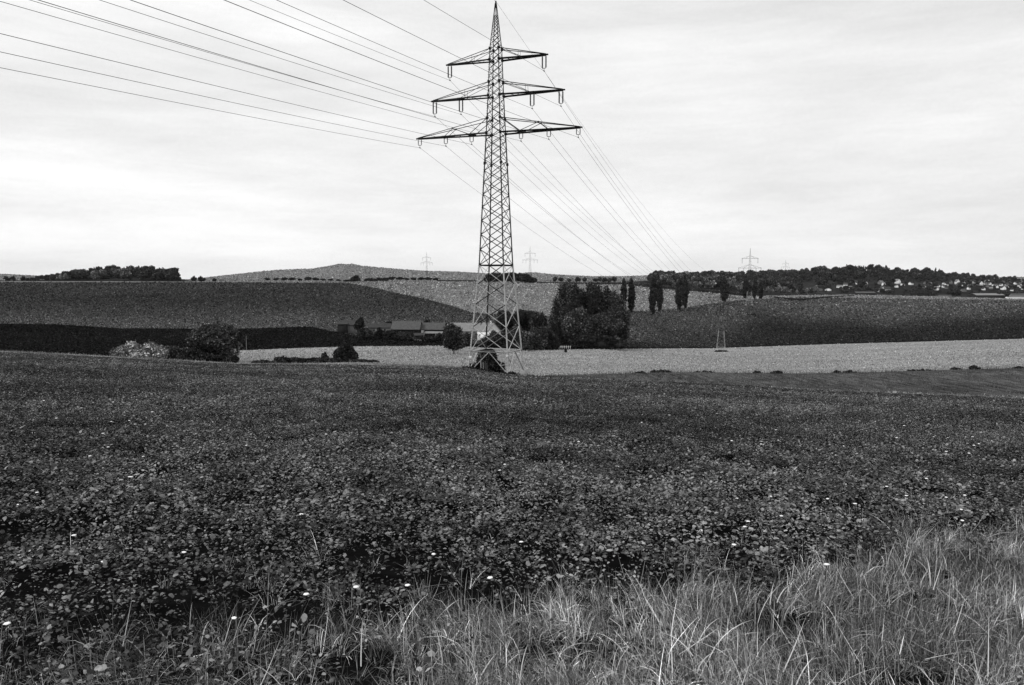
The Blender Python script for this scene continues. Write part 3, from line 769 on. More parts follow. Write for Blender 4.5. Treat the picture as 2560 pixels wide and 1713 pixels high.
# right wood
for i in range(620):
    px = random.uniform(1625, 2600); Y = random.uniform(1560, 2150)
    if px < 1900: Y = random.uniform(1300, 2050)
    if px > 2000 and Y < 1850: continue
    k_ = np.interp(px, [1630, 2000, 2250, 2450, 2600], [1.2, 1.3, 1.1, .75, .5])
    far_tree(px, Y, random.uniform(.8, 1.2)*k_, random.choice(VRd+VR), '', '', '', '', stuff=True)
for i in range(210):
    px = random.uniform(1640, 2330); Y = random.uniform(1500, 2150)
    if px < 1900: Y = random.uniform(1250, 2050)
    t = random.random()
    if (Y < 1500 and t < .6) or t > .9:
        me, lab, g = random.choice(VP), 'pale tree at the lower edge of the long wood on the right', 'pale trees of the right wood'
    elif t < .25 : me, lab, g = random.choice(VR), 'grey broadleaf tree in the long wood on the right', 'grey trees of the right wood'
    else: me, lab, g = random.choice(VRd), 'dark broadleaf tree in the long wood on the right', 'dark trees of the right wood'
    if px > 2230 and Y < 1900: continue
    if px > 1990 and Y < 1760 and random.random() < .8: continue
    far_tree(px, Y, random.uniform(1.1, 1.6), me, 'broadleaf_tree', lab, 'tree', g, stuff=Y > 1650)
for px in np.linspace(1636, 2040, 34):
    far_tree(px+random.uniform(-4, 4), 1240+max(0, px-1700)*.9, random.uniform(.7, 1.1), random.choice(VP+VP+VRd), 'broadleaf_tree', 'small pale round tree on the front edge of the right wood', 'tree', 'front edge trees of the right wood')
for i in range(32):
    px = random.uniform(2112, 2222)
    far_tree(px, random.uniform(2000, 2180), random.uniform(1.0, 1.3), random.choice(VC), 'conifer_tree', 'black spruce of the flat topped spruce stand above the village', 'conifer', 'spruce stand above the village')
for px, s in [(2290, 1.15), (2283, 1.0), (2318, 1.25), (2324, 1.1), (2338, 1.2), (2347, 1.05), (2355, .9), (2298, .9)]:
    far_tree(px, 2150, s, random.choice(VC), 'conifer_tree', 'pointed dark spruce on the skyline right of the spruce stand', 'conifer', 'single spruces on the skyline')
for i in range(80):
    px = random.uniform(2230, 2600)
    far_tree(px, random.uniform(1900, 2200), random.uniform(.7, 1.15)*np.interp(px, [2230, 2450, 2600], [1.1, .85, .6]), random.choice(VRd+VR), 'broadleaf_tree', 'dark tree on the skyline behind the village', 'tree', 'skyline trees behind the village', stuff=i % 2 == 0)
for i in range(190):
    px = random.uniform(2060, 2600)
    far_tree(px, random.uniform(1530, 2000), random.uniform(.4, .85), random.choice(VRd+VRd+VR), 'broadleaf_tree', 'garden tree standing among the village houses', 'tree', 'garden trees in the village', stuff=i > 34)
for px, s, Y in [(2385, 1.25, 1480), (2398, 1.1, 1485), (2375, .9, 1490), (2500, 1.0, 1490), (2515, 1.1, 1500), (2335, .8, 1480), (2320, .7, 1480), (2300, .75, 1480), (2280, .7, 1480), (2260, .5, 1480), (2190, .35, 1480)]:
    far_tree(px, Y, s, random.choice(VRd), 'broadleaf_tree', 'large dark tree at the front edge of the village by the field', 'tree', 'large trees on the village front edge')

def merge_woods():
    Vs = []; Qs = []; Ts = []; tq = []; tt = []; off = 0
    for (me, loc, s_, rz) in WOODS:
        nv = len(me.vertices); v = np.empty(nv*3, np.float32); me.vertices.foreach_get('co', v); v = v.reshape(-1, 3)*s_
        c_, q_ = math.cos(rz), math.sin(rz); v = np.stack([v[:, 0]*c_-v[:, 1]*q_, v[:, 0]*q_+v[:, 1]*c_, v[:, 2]], 1)+np.array(loc)
        nl = len(me.loops); ix = np.empty(nl, np.int32); me.loops.foreach_get('vertex_index', ix)
        npol = len(me.polygons); tn = np.empty(npol, np.float32); me.attributes['tone'].data.foreach_get('value', tn)
        nq = (nl-3*npol); # quads first, then triangles
        Qs.append(ix[:nq*4].reshape(-1, 4)+off); Ts.append(ix[nq*4:].reshape(-1, 3)+off); tq.append(tn[:nq]); tt.append(tn[nq:])
        Vs.append(v); off += nv
    me = new_mesh('wood', np.concatenate(Vs), np.concatenate(Qs), np.concatenate(Ts), M['foliage'], tone=np.concatenate(tq+tt))
    o = link('wood', me); o['kind'] = 'stuff'; o['label'] = 'far off mass of trees filling the wood and village slope on the right'; o['category'] = 'wood'
merge_woods()

# ------------------------------------------------------------------ houses
def gable_house(name, loc, rz, L, W, Hw, Hr, wallm, roofm, label, cat='house', group=None, windows=0, chimney=False, over=.4, door=False, roofcol2=None):
    root = empty(name, loc, rz); tag(root, label, cat, group)
    w = MB(); w.box(-L/2, L/2, -W/2, W/2, -1.5, Hw)
    for s in (-1, 1):
        w.poly([(s*L/2, -W/2, Hw), (s*L/2, W/2, Hw), (s*L/2, 0, Hw+Hr-.05)])
    part('wall', w.mesh('wall', wallm), root)
    r = MB(); t = .22; k = Hr/(W/2)
    e = over
    for s in (-1, 1):
        y1 = s*(W/2+e); z1 = Hw-k*e
        a = [(-L/2-e, y1, z1+.03), (L/2+e, y1, z1+.03), (L/2+e, 0, Hw+Hr+.03), (-L/2-e, 0, Hw+Hr+.03)]
        b = [(x, y, z+t) for (x, y, z) in a]
        r.poly(b); r.poly(a[::-1])
        r.poly([a[0], a[1], b[1], b[0]]); r.poly([a[1], a[2], b[2], b[1]]); r.poly([a[3], a[0], b[0], b[3]])
    rf = part('roof', r.mesh('roof', roofm), root)
    if chimney:
        c = MB(); c.box(L*.2-.35, L*.2+.35, -.35, .35, Hw+Hr*.6, Hw+Hr+1.1); c.box(L*.2-.45, L*.2+.45, -.45, .45, Hw+Hr+1.1, Hw+Hr+1.25)
        part('chimney', c.mesh('chimney', M['white']), rf)
    for i in range(windows):
        x = -L/2+L*(i+.5)/windows
        g = MB(); g.box(x-.5, x+.5, -W/2-.05, -W/2+.1, Hw*.45, Hw*.45+1.1)
        part('window', g.mesh('window', M['window']), root)
    if windows:
        for s in (-1, 1):
            g = MB(); g.box(s*L/2-.05, s*L/2+.05, -.5, .5, Hw*.8, Hw*.8+1.1)
            part('window', g.mesh('window', M['window']), root)
    if door:
        g = MB(); g.box(L*.25-1.4, L*.25+1.4, -W/2-.06, -W/2+.1, 0, Hw*.8)
        part('door', g.mesh('door', M['darkwall']), root)
    return root

def fb(px, Y): return onground(px, Y, 830)
S = 430/F
FG = 'buildings of the farm in the valley'
gable_house('barn', fb(884, 440), math.radians(12), 13.5, 9, 4.6, 2.2, M['greywall'], M['roof_dark'], 'dark roofed barn at the left end of the farm with a black front', 'barn', FG, door=False)
b1 = gable_house('barn', fb(857, 432), math.radians(8), 5.2, 5.0, 5.0, .9, M['darkwall'], M['roof_dark'], 'black boarded box shed standing at the left corner of the left barn', 'shed', FG)
gable_house('barn', fb(1018, 436), math.radians(-4), 14.5, 10, 4.6, 3.6, M['darkwall'], M['roof_mid'], 'middle farm shed with grey roof behind a dark hedge', 'barn', FG, windows=3, over=.8)
gable_house('barn', fb(1082, 438), math.radians(-6), 13, 8, 4.8, 3.0, M['darkwall'], M['roof_mid'], 'open fronted farm shed with pale lean-to strip right of the middle shed', 'barn', FG, over=.7)
lean = empty('lean_to', fb(1084, 431), math.radians(-6)); tag(lean, 'pale roofed lean-to on posts in front of the open farm shed', 'shed', FG)
m = MB(); m.poly([(-5, -2, 2.9), (5, -2, 2.9), (5, 2.2, 3.7), (-5, 2.2, 3.7)]); m.poly([(-5, -2, 2.75), (-5, 2.2, 3.55), (5, 2.2, 3.55), (5, -2, 2.75)]); m.poly([(-5, -2, 2.75), (5, -2, 2.75), (5, -2, 2.9), (-5, -2, 2.9)])
part('roof', m.mesh('roof', M['roof_pale']), lean)
for x in (-4.8, -1.6, 1.6, 4.8):
    m = MB(); m.beam((x, -1.8, -1), (x, -1.8, 2.8), .2); part('post', m.mesh('post', M['wood']), lean)
m = MB(); m.box(-6.4, -5.1, -2, 0, -1, 4.4); part('wall', m.mesh('wall', M['greywall']), lean)
gable_house('shed', fb(1046, 418), math.radians(20), 4.5, 3.4, 2.4, .9, M['darkwall'], M['roof_dark'], 'tiny dark hut in the yard before the gap between the middle farm sheds', 'hut', FG)
gable_house('barn', fb(950, 452), math.radians(4), 12, 7, 3.2, 2.0, M['greywall'], M['roof_dark'], 'low dark roofed shed half hidden by bushes just right of the left barn', 'shed', FG, windows=2)
sil = empty('silo', fb(1117, 432)); tag(sil, 'dark square farm tower with a wide capping beside the pale roofed barn', 'silo', FG)
m = MB(); m.tube([(0, 0, -1), (0, 0, 6.2)], 1.25, 12); part('body', m.mesh('body', M['darkwall'], True), sil)
m = MB(); m.box(-2, 2, -1.6, 1.6, 6.2, 6.7); part('cap', m.mesh('cap', M['roof_dark']), sil)
gable_house('barn', fb(1163, 440), math.radians(-5), 16.5, 10, 4.0, 4.0, M['greywall'], M['roof_pale'], 'long farm barn with pale roof and small dark windows left of the pylon legs', 'barn', FG, windows=6)
h = gable_house('farmhouse', fb(1222, 428), math.radians(-52), 9.5, 8.5, 5.6, 3.9, M['white'], M['roof_pale'], 'white gabled farmhouse with pale roof seen through the left pylon legs', 'house', FG, windows=2, chimney=True)

def drape(name, poly, matl, dz=.12, n=14):
    # strip of ground given by its left and right edges, laid just over the terrain
    V = []; Q = []
    A, B = poly
    for i in range(n+1):
        t = i/n; a = np.array(A[0])*(1-t)+np.array(A[1])*t; b = np.array(B[0])*(1-t)+np.array(B[1])*t
        for j in range(9):
            u = j/8; x, y = a*(1-u)+b*u; V.append((x, y, ground(x, y)+dz))
    for i in range(n):
        for j in range(8): k = i*9+j; Q.append((k, k+1, k+10, k+9))
    o = link(name, new_mesh(name, V, Q, mat=matl, smooth=True)); o['kind'] = 'structure'; return o
a1, a2, b1_, b2_ = fb(1052, 424), fb(1118, 426), fb(1046, 409), fb(1112, 411)
drape('farm_yard', (((a1.x, a1.y), (a2.x, a2.y)), ((b1_.x, b1_.y), (b2_.x, b2_.y))), M['concrete'])
a1, a2, b1_, b2_ = fb(850, 436), fb(905, 420), fb(842, 433), fb(905, 415)
drape('farm_track', (((a1.x, a1.y), (a2.x, a2.y)), ((b1_.x, b1_.y), (b2_.x, b2_.y))), M['roof_mid'])
VG = 'houses of the village on the right'
vil = [(165,502,16,4,'f'),(225,500,8,6,'g'),(275,502,12,8,'w'),(340,500,16,5,'f'),(430,500,18,6,'w'),(545,470,16,6,'w'),(600,458,10,8,'w'),(640,478,12,6,'w'),(690,428,12,8,'w'),(720,436,10,7,'w'),(765,430,9,9,'w'),(800,445,9,8,'w'),(945,435,14,9,'g'),(972,448,9,8,'w'),(1000,512,20,13,'D'),(935,510,10,8,'w'),(962,480,9,7,'g'),(1105,430,15,11,'G'),(1098,468,9,6,'w'),(1158,448,10,6,'w'),(1240,440,12,7,'w'),(1385,470,7,5,'w'),(1425,446,10,7,'w'),(1470,462,8,8,'w'),(1490,494,14,6,'w'),(1630,430,8,8,'g'),(1690,438,12,12,'G'),(1750,505,13,6,'g'),(1795,428,9,7,'w'),(1840,425,8,8,'w'),(1855,452,8,8,'g'),(1910,446,14,10,'G'),(1975,425,9,7,'g'),(2005,442,9,7,'w'),(2075,472,10,6,'w'),(2140,490,14,9,'G'),(2180,468,12,8,'w'),(2260,438,9,6,'w'),(2310,452,12,8,'w'),(2060,452,12,5,'w'),(2230,500,9,5,'w'),(2020,480,9,5,'g'),(1560,440,8,5,'w'),(1330,450,8,5,'g')]
rv = random.Random(11)
for _ in range(34):
    zx_ = rv.uniform(1380, 2340); vil.append((zx_, rv.uniform(415, 500) if zx_ > 1700 else rv.uniform(430, 480), rv.uniform(7, 11), rv.uniform(5, 7), rv.choice('wwg')))
walls = {'w': M['white'], 'g': M['greywall'], 'f': M['greywall'], 'D': M['white'], 'G': M['white']}
rnd = random.Random(3)
ordn = 0
for i, (zx, zy, wp, hp_, kd) in enumerate(vil):
    px = 1960+zx/3.907; py = 600+zy/3.907
    q = hit(px, py, 1350, 2500)
    if q is None: q = onground(px, 1900, py)
    Y = q.y
    W_ = max(5, wp*Y/F*.75); Hh = max(4, hp_*Y/F*1.0)
    rz = math.radians(rnd.choice([0, 10, -15, 80, 90, 100, 30, -30]))
    if kd == 'G': rz = math.radians(90+rnd.uniform(-12, 12))
    if kd in 'fD': rz = math.radians(rnd.uniform(-8, 8))
    L = W_*1.2; Wd = min(W_*.9, 10)
    roofm = rnd.choice([M['roof_dark'], M['roof_mid'], M['roof_mid'], M['roof_pale']])
    if kd == 'D': roofm = M['roof_dark']
    lab = {'G': 'white house with its pale gable facing the camera among the village trees', 'D': 'big white house with steep dark roof at the front edge of the village', 'f': 'long low grey roofed building at the left front edge of the village', 'g': 'grey walled gabled house among the village trees', 'w': 'white walled gabled house among the village trees'}[kd]
    if kd == 'G':
        lab = {1105: 'bright white gabled house standing highest below the spruce stand', 1690: 'tall white gabled house with trees close on both sides, right of the village middle', 1910: 'white gabled house with wide roof, high on the slope near the right edge', 2140: 'white gabled house low on the slope near the right edge'}[zx]
    gable_house('house', q, rz, L, Wd, Hh*.55, Hh*.5, walls[kd], roofm, lab, 'house', VG, windows=2 if hp_ > 8 else 0)
# large sheds
q = hit(2135+22, 733, 1350, 2500) or onground(2157, 1480)
gable_house('barn', onground(2160, 1490, 735), 0, 36, 16, 4.5, 2.5, M['darkwall'], M['roof_mid'], 'long low dark shed with pale roof in front of the village left part', 'shed', 'long sheds before the village')
gable_house('warehouse', onground(2466, 1490, 745), math.radians(3), 54, 24, 6.0, 3.2, M['darkwall'], M['roof_pale'], 'long dark warehouse with pale roof at the right edge of the field', 'warehouse', 'long sheds before the village')
gable_house('warehouse', onground(2545, 1510, 745), math.radians(-3), 26, 14, 7.5, 2.4, M['greywall'], M['roof_mid'], 'grey warehouse at the right border behind the white low building', 'warehouse', 'long sheds before the village')
gable_house('warehouse', onground(2540, 1470, 748), math.radians(2), 36, 8, 3.8, .8, M['white'], M['roof_pale'], 'low white building at the right border in front of the warehouses', 'warehouse', 'long sheds before the village')
gable_house('shed', onground(2362, 1480, 745), math.radians(2), 22, 8, 3.2, 1.4, M['greywall'], M['roof_mid'], 'low grey shed between the big dark trees at the village edge', 'shed', 'long sheds before the village')

# hedge (maize edge) in front of village left part
def hedge_line(pts, h, w, label, seed, n=2600, leaf=.5, tone=(.2, .7), Yv=None):
    r = np.random.default_rng(seed); L = []
    P0 = [onground(px, Y, py) for (px, py, Y) in pts]
    o0 = P0[0]
    for a, b in zip(P0[:-1], P0[1:]):
        d = (b-a).length; k = max(2, int(d/(w*.6)))
        for i in range(k):
            p = a.lerp(b, i/k)
            z = ground(p.x, p.y)
            L.append((p.x-o0.x, p.y-o0.y, z-o0.z+h*.45, w*r.uniform(.5, .8), w*r.uniform(.4, .6), h*r.uniform(.45, .62)))
    root = empty('hedge', o0); tag(root, label, 'hedge')
    part('foliage', crown('foliage', L, n, leaf, M['foliage'], r, tone), root)
    return root
hedge_line([(1925, 744, 1140), (1960, 744, 1130), (2020, 742, 1200), (2080, 738, 1320), (2135, 736, 1400)], 3.0, 5, 'long thin dark hedge curving across the pale field below the village', 1, n=4000)
hedge_line([(1562, 715, 1145), (1630, 720, 1145), (1700, 726, 1145), (1790, 732, 1150), (1860, 738, 1150)], 6, 7, 'grey hedge belt along the foot of the right wood behind the poplars', 2, n=6000, leaf=.7, tone=(.8, 1.8))
hedge_line([(1095, 700, 1090), (1140, 700, 1090), (1190, 700, 1090)], 2.4, 5, 'thin dark hedge on the ridge left of the pylon', 3, n=1200)
hedge_line([(1345, 705, 1100), (1380, 706, 1100), (1430, 708, 1100), (1560, 711, 1130)], 2.4, 5, 'thin dark hedge on the ridge right of the copse', 4, n=2000)

# weed clumps along the near edge of the stubble
W_ = [(1605, 932, 34, 4, 'long low dark weed clump, leftmost on the edge of the stubble field'), (1652, 930, 50, 7, 'thick black weed clump, second along the edge of the stubble field'), (1760, 932, 50, 4, 'thin weed patch on the stubble edge below the valley pylon'), (1893, 930, 18, 5, 'small dark weed clump on the stubble edge right of the valley pylon'), (1942, 932, 30, 6, 'dark humped weed clump at the stubble edge, right of two small ones'), (2092, 928, 14, 6, 'tiny pointed weed clump in the middle right of the stubble edge'), (2125, 930, 32, 6, 'flat dark weed clump next to the tiny pointed one'), (2300, 926, 60, 4, 'long flat weed strip toward the right on the stubble edge'), (2392, 923, 24, 6, 'dark weed clump near the right end of the stubble edge'), (2436, 921, 26, 8, 'highest dark weed clump near the right end of the stubble edge'), (2550, 919, 24, 4, 'weed clump at the right border on the stubble edge')]
for i, (px, py, wp, hp_, lab) in enumerate(W_):
    T0, _ = TE(px, py); Y = float(knots(T0)[0][1, 0])-.5
    z = onground(px, Y, py)
    r = np.random.default_rng(500+i); w = hpx(wp, Y); h = hpx(hp_, Y)
    o = link('weed_clump', crown('weed_clump', lobes_weed(r, w, h*1.2), 900, .1, M['foliage'], r, (.2, .9)), None, z)
    tag(o, lab, 'weeds', 'weed clumps along the stubble edge')
for (px, py, wp, Y, lab, nm) in [(1880, 789, 20, 680, 'dark scrub patch in the dark field beneath the taller far pylon', 'weed_clump'), (1977, 773, 12, 780, 'left small dark patch in the dark field on the right', 'weed_clump'), (2005, 773, 14, 780, 'right small dark patch in the dark field on the right', 'weed_clump'), (1414, 881, 5, 330, 'tiny dark weed in the pale stubble right of the main pylon', 'weed_clump')]:
    z = hit(px, py, 250, 1200) or onground(px, Y, py); r = np.random.default_rng(int(px)); w = hpx(wp, z.y)
    o = link(nm, crown(nm, lobes_bush(r, w, 1.6, 8, 3), 500, .3, M['foliage'], r, (.2, .8)), None, z); tag(o, lab, 'weeds')

# ------------------------------------------------------------------ pylons
ARM = math.atan(.385)   # yaw of the main pylon: its arms run left-far to right-near
def width_at(prof, h):
    return float(np.interp(h, [p[0] for p in prof], [p[1] for p in prof]))
def corner(prof, h, i):
    w = width_at(prof, h)/2
    sx, sy = ((-1, -1), (1, -1), (1, 1), (-1, 1))[i % 4]
    return Vector((sx*w, sy*w, h))
def build_pylon(name, loc, yaw, label, group, prof, H, arms, fr1, fr2, scale=1.0, detail=True, far=False, insul=2.0, lw=.2, bw=.085):
    root = empty(name, loc, -yaw, scale); tag(root, label, 'pylon', group)
    dk, pl = M['steel_shaded'], (M['steel_lit'])
    # legs: light painted in, upper length backlit dark, lower length lit pale
    hs = [p[0] for p in prof]
    for i in range(4):
        up = MB(); lo = MB()
        for a, b in zip(hs[:-1], hs[1:]):
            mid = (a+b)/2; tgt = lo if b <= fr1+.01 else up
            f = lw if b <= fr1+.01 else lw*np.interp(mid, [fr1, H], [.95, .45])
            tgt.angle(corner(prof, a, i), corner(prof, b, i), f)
        lg = part('leg', lo.mesh('leg', dk if (i == 3 and not far) else pl), root, 'lower leg coloured dark as if shaded' if (i == 3 and not far) else 'galvanised lower leg coloured pale as if lit')
        part('upper_leg', up.mesh('upper_leg', dk), root)
        ft = MB(); c = corner(prof, 0, i); ft.box(c.x-.45, c.x+.45, c.y-.45, c.y+.45, -1.2, .25)
        part('footing', ft.mesh('footing', M['concrete']), root)
    # lattice of each face
    def panels(h0, h1, k):
        out = []; h = h0
        while h < h1-.3:
            n = h+k*width_at(prof, h)
            if n > h1-.35*(n-h): n = h1
            out.append((h, n)); h = n
        return out
    for f in range(4):
        up = MB(); lod = MB(); lop = MB()
        a_, b_ = f, (f+1) % 4
        for (h0, h1) in panels(fr1, arms[0][0], .6)+panels(arms[0][0], H*.97, .62):
            w = bw*np.interp(h0, [fr1, H], [1.1, .5])
            up.angle(corner(prof, h0, a_), corner(prof, h1, b_), w)
            up.angle(corner(prof, h0, b_), corner(prof, h1, a_), w)
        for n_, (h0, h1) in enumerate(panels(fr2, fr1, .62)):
            # shading put into the colour: one diagonal of each pair dark, the other pale
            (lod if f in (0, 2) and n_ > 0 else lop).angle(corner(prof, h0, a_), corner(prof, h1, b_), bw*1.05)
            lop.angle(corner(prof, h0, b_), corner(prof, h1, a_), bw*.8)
        # foot bracing: inverted V with struts
        A0, B0 = corner(prof, 0, a_), corner(prof, 0, b_); A1, B1 = corner(prof, fr2, a_), corner(prof, fr2, b_)
        mid = (A1+B1)/2
        lop.angle(mid, A0.lerp(A1, .05), bw*1.1); lop.angle(mid, B0.lerp(B1, .05), bw*1.1)
        for (q0, q1, m0) in ((A0, A1, A0), (B0, B1, B0)):
            lop.angle(q0.lerp(q1, .5), mid.lerp(q0, .55), bw*.7); lop.angle(q0.lerp(q1, .9), mid.lerp(q0, .55), bw*.7)
        part('lattice', up.mesh('lattice', dk), root)
        part('lower_lattice', lop.mesh('lower_lattice', pl), root)
        if len(lod.v): part('lower_lattice', lod.mesh('lower_lattice', dk), root, 'diagonals coloured dark as if shaded')
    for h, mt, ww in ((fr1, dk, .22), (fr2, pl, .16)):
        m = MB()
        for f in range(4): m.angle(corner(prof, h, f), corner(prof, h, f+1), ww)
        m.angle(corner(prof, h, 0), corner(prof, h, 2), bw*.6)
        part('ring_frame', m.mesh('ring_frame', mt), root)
    # gusset plates
    if detail:
        g = MB(); g.box(-.16, .16, -.16, .16, -.2, .2); gm = g.mesh('gusset_plate', dk)
        for h in [a_[0] for a_ in arms]+[a_[1] for a_ in arms]+[arms[0][0]-4.8]:
            for i in range(4):
                c = corner(prof, h, i); part('gusset_plate', gm, root).location = c
        g = MB()
        for k in range(int((arms[-1][1]-3)/.4)):
            h = 3+k*.4; c = corner(prof, h, 0); g.beam(c, c+Vector((-.22, 0, 0)), .035)
        part('step_bolts', g.mesh('step_bolts', dk), root)['kind'] = 'stuff'
    peak = MB(); peak.box(-.09, .09, -.09, .09, H-.8, H+.25); part('peak', peak.mesh('peak', dk), root)
    clamps = []
    for (ah, th, L, ins, W2) in arms:
        w0 = width_at(prof, ah)/2; w1 = width_at(prof, th)/2
        for s in (-1, 1):
            m = MB()
            tip = Vector((s*L, 0, ah))
            for sy in (-1, 1):
                rt = Vector((s*w0, sy*w0, ah)); tp = Vector((s*w1, sy*w1, th)); tt = tip+Vector((0, sy*.12, 0))
                m.angle(rt, tt, .24); m.angle(tp, tt+Vector((0, 0, .12)), .11)
                if W2:
                    # W-shaped web: a raised node on the top chord, struts to the hanging points
                    nd = tp.lerp(tt, (ins[1]+ins[0]-2*w1)/2/(L-w1)+.06); i0 = rt.lerp(tt, (ins[0]-w0)/(L-w0)); i1 = rt.lerp(tt, (ins[1]-w0)/(L-w0))
                    m.angle(tp, i0, .11); m.angle(i0, nd, .08); m.angle(nd, i1, .09)
                    if detail: m.box(nd.x-.15, nd.x+.15, nd.y-.05, nd.y+.05, nd.z-.12, nd.z+.12)
                else:
                    i0 = rt.lerp(tt, (ins[0]-w0)/(L-w0) if len(ins) > 1 else .5)
                    m.angle(tp, i0, .07)
                    m.angle(rt.lerp(tt, .42), tp.lerp(tt, .42), .05)
            # zigzag in the plane of the lower chords
            nz = 9
            for k in range(nz):
                p = Vector((s*w0, (-1)**k*w0, ah)).lerp(tip, k/nz); q = Vector((s*w0, (-1)**(k+1)*w0, ah)).lerp(tip, (k+1)/nz)
                m.angle(p, q, .05)
            m.beam(tip+Vector((-s*.7, 0, 0)), tip+Vector((s*.35, 0, 0)), .24, .2)
            arm = part('cross_arm', m.mesh('cross_arm', dk), root)
            for x in ins:
                x = min(x, L-.1); lx = s*x; IL = insul if not W2 else insul*.52
                im = MB()
                for sy in (-1, 1):
                    ox = sy*.29
                    im.tube([(lx+ox, 0, ah-.08), (lx+ox, 0, ah-.25)], .03, 6)
                    if detail:
                        k = 0; zz = ah-.25
                        while zz > ah-IL+.12:
                            im.tube([(lx+ox, 0, zz), (lx+ox, 0, zz-.06), (lx+ox, 0, zz-.1)], [.05, .14 if not W2 else .08, .05], 8); zz -= .1
                    else: im.beam((lx+ox, 0, ah-.2), (lx+ox, 0, ah-IL), .14)
                    im.tube([(lx+ox, 0, ah-IL+.1), (lx+ox*.8, 0, ah-IL-.02)], .03, 6)
                im.beam((lx-.3, 0, ah-IL-.03), (lx+.3, 0, ah-IL-.03), .07)
                im.tube([(lx, 0, ah-IL-.03), (lx, 0, ah-IL-.42)], .035, 6); im.box(lx-.06, lx+.06, -.22, .22, ah-IL-.5, ah-IL-.4)
                part('insulator', im.mesh('insulator', M['insul']), root)
                clamps.append((Vector((lx, 0, ah-IL-.45)), s, x, ah))
                hp = MB(); wy = w0*(1-x/L)+.1; hp.box(lx-.45, lx+.45, -wy, wy, ah-.1, ah+.12)
                part('hanger_plate', hp.mesh('hanger_plate', dk), root)
    clamps.append((Vector((0, 0, H+.2)), 0, 0, H))
    mw = Matrix.Translation(loc) @ Matrix.Rotation(-yaw, 4, 'Z') @ Matrix.Scale(scale, 4)
    return root, [(mw @ c[0],)+c[1:] for c in clamps]

PROF = [(0, 7.0), (17.5, 4.15), (38.4, 2.35), (44.3, 1.9), (49.8, 1.55), (51.6, 1.45), (58.5, .16)]
ARMS = [(38.4, 40.7, 13.9, (4.25, 8.85, 13.6), True), (44.25, 46.35, 11.1, (6.1, 10.8), False), (49.8, 51.5, 8.35, (8.05,), False)]
T0, E0 = TE(1241, 932)
PB = Vector((T0*129, 129, 0)); PB.z = -15.1
print('pylon ground', ground(PB.x, PB.y))
PG = 'lattice pylons'
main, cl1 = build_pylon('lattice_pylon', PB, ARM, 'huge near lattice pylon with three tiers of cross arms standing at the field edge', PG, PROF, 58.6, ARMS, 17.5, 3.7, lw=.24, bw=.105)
# warning plates on the legs
m = MB(); c = corner(PROF, 2.9, 0); m.box(c.x-.1, c.x+.35, c.y-.12, c.y-.07, 2.4, 3.0); part('warning_sign', m.mesh('warning_sign', M['bluewhite']), main, 'small white plate on the left leg')
m = MB(); c = corner(PROF, 3.1, 1); m.box(c.x-.2, c.x+.1, c.y-.14, c.y-.1, 3.0, 3.3); part('warning_sign', m.mesh('warning_sign', M['bluewhite']), main, 'tiny white plate on the near leg')

# the next pylon of the line, down in the valley
q2 = hit(1802, 884, 300, 900) or onground(1802, 500, 884)
q2 = onground(1802, 500, 884)
print('valley pylon z', q2)
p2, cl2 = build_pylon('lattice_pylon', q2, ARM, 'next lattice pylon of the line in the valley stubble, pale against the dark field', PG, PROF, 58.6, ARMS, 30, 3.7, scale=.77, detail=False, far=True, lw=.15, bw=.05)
r = np.random.default_rng(77)
o = link('shrub', crown('shrub', lobes_bush(r, hpx(34, 500), 1.5, 12, 5), 900, .22, M['foliage'], r, (.15, .5)), None, q2+Vector((0, -2, 0))); tag(o, 'long dark scrub strip growing around the feet of the valley pylon', 'shrub')
PROF2 = [(0, 6.6), (14, 4.0), (33, 2.3), (48, 1.5), (60, .16)]
ARMS2 = [(39, 42.5, 12, (6.5, 11.6), False), (49.2, 52, 8.5, (8.2,), False)]
def far_pylon(px, pt, Y, H, label, sc=None):
    z = onground(px, Y, 700); _, E = TE(px, pt); z.z = E*Y-H; s = H/60
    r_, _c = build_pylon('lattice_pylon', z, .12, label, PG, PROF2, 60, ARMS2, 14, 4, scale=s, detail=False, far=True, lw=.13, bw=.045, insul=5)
far_pylon(1874, 621, 800, 56, 'tall two armed pylon rising above the right wood beside the poplars')
far_pylon(1325, 617, 1320, 62, 'faint far two armed pylon on the ridge right of the main pylon')
far_pylon(1067, 631, 1700, 64, 'faint far two armed pylon on the ridge left of the main pylon')
far_pylon(1963, 650, 2600, 66, 'very faint tiny pylon far behind the right wood')

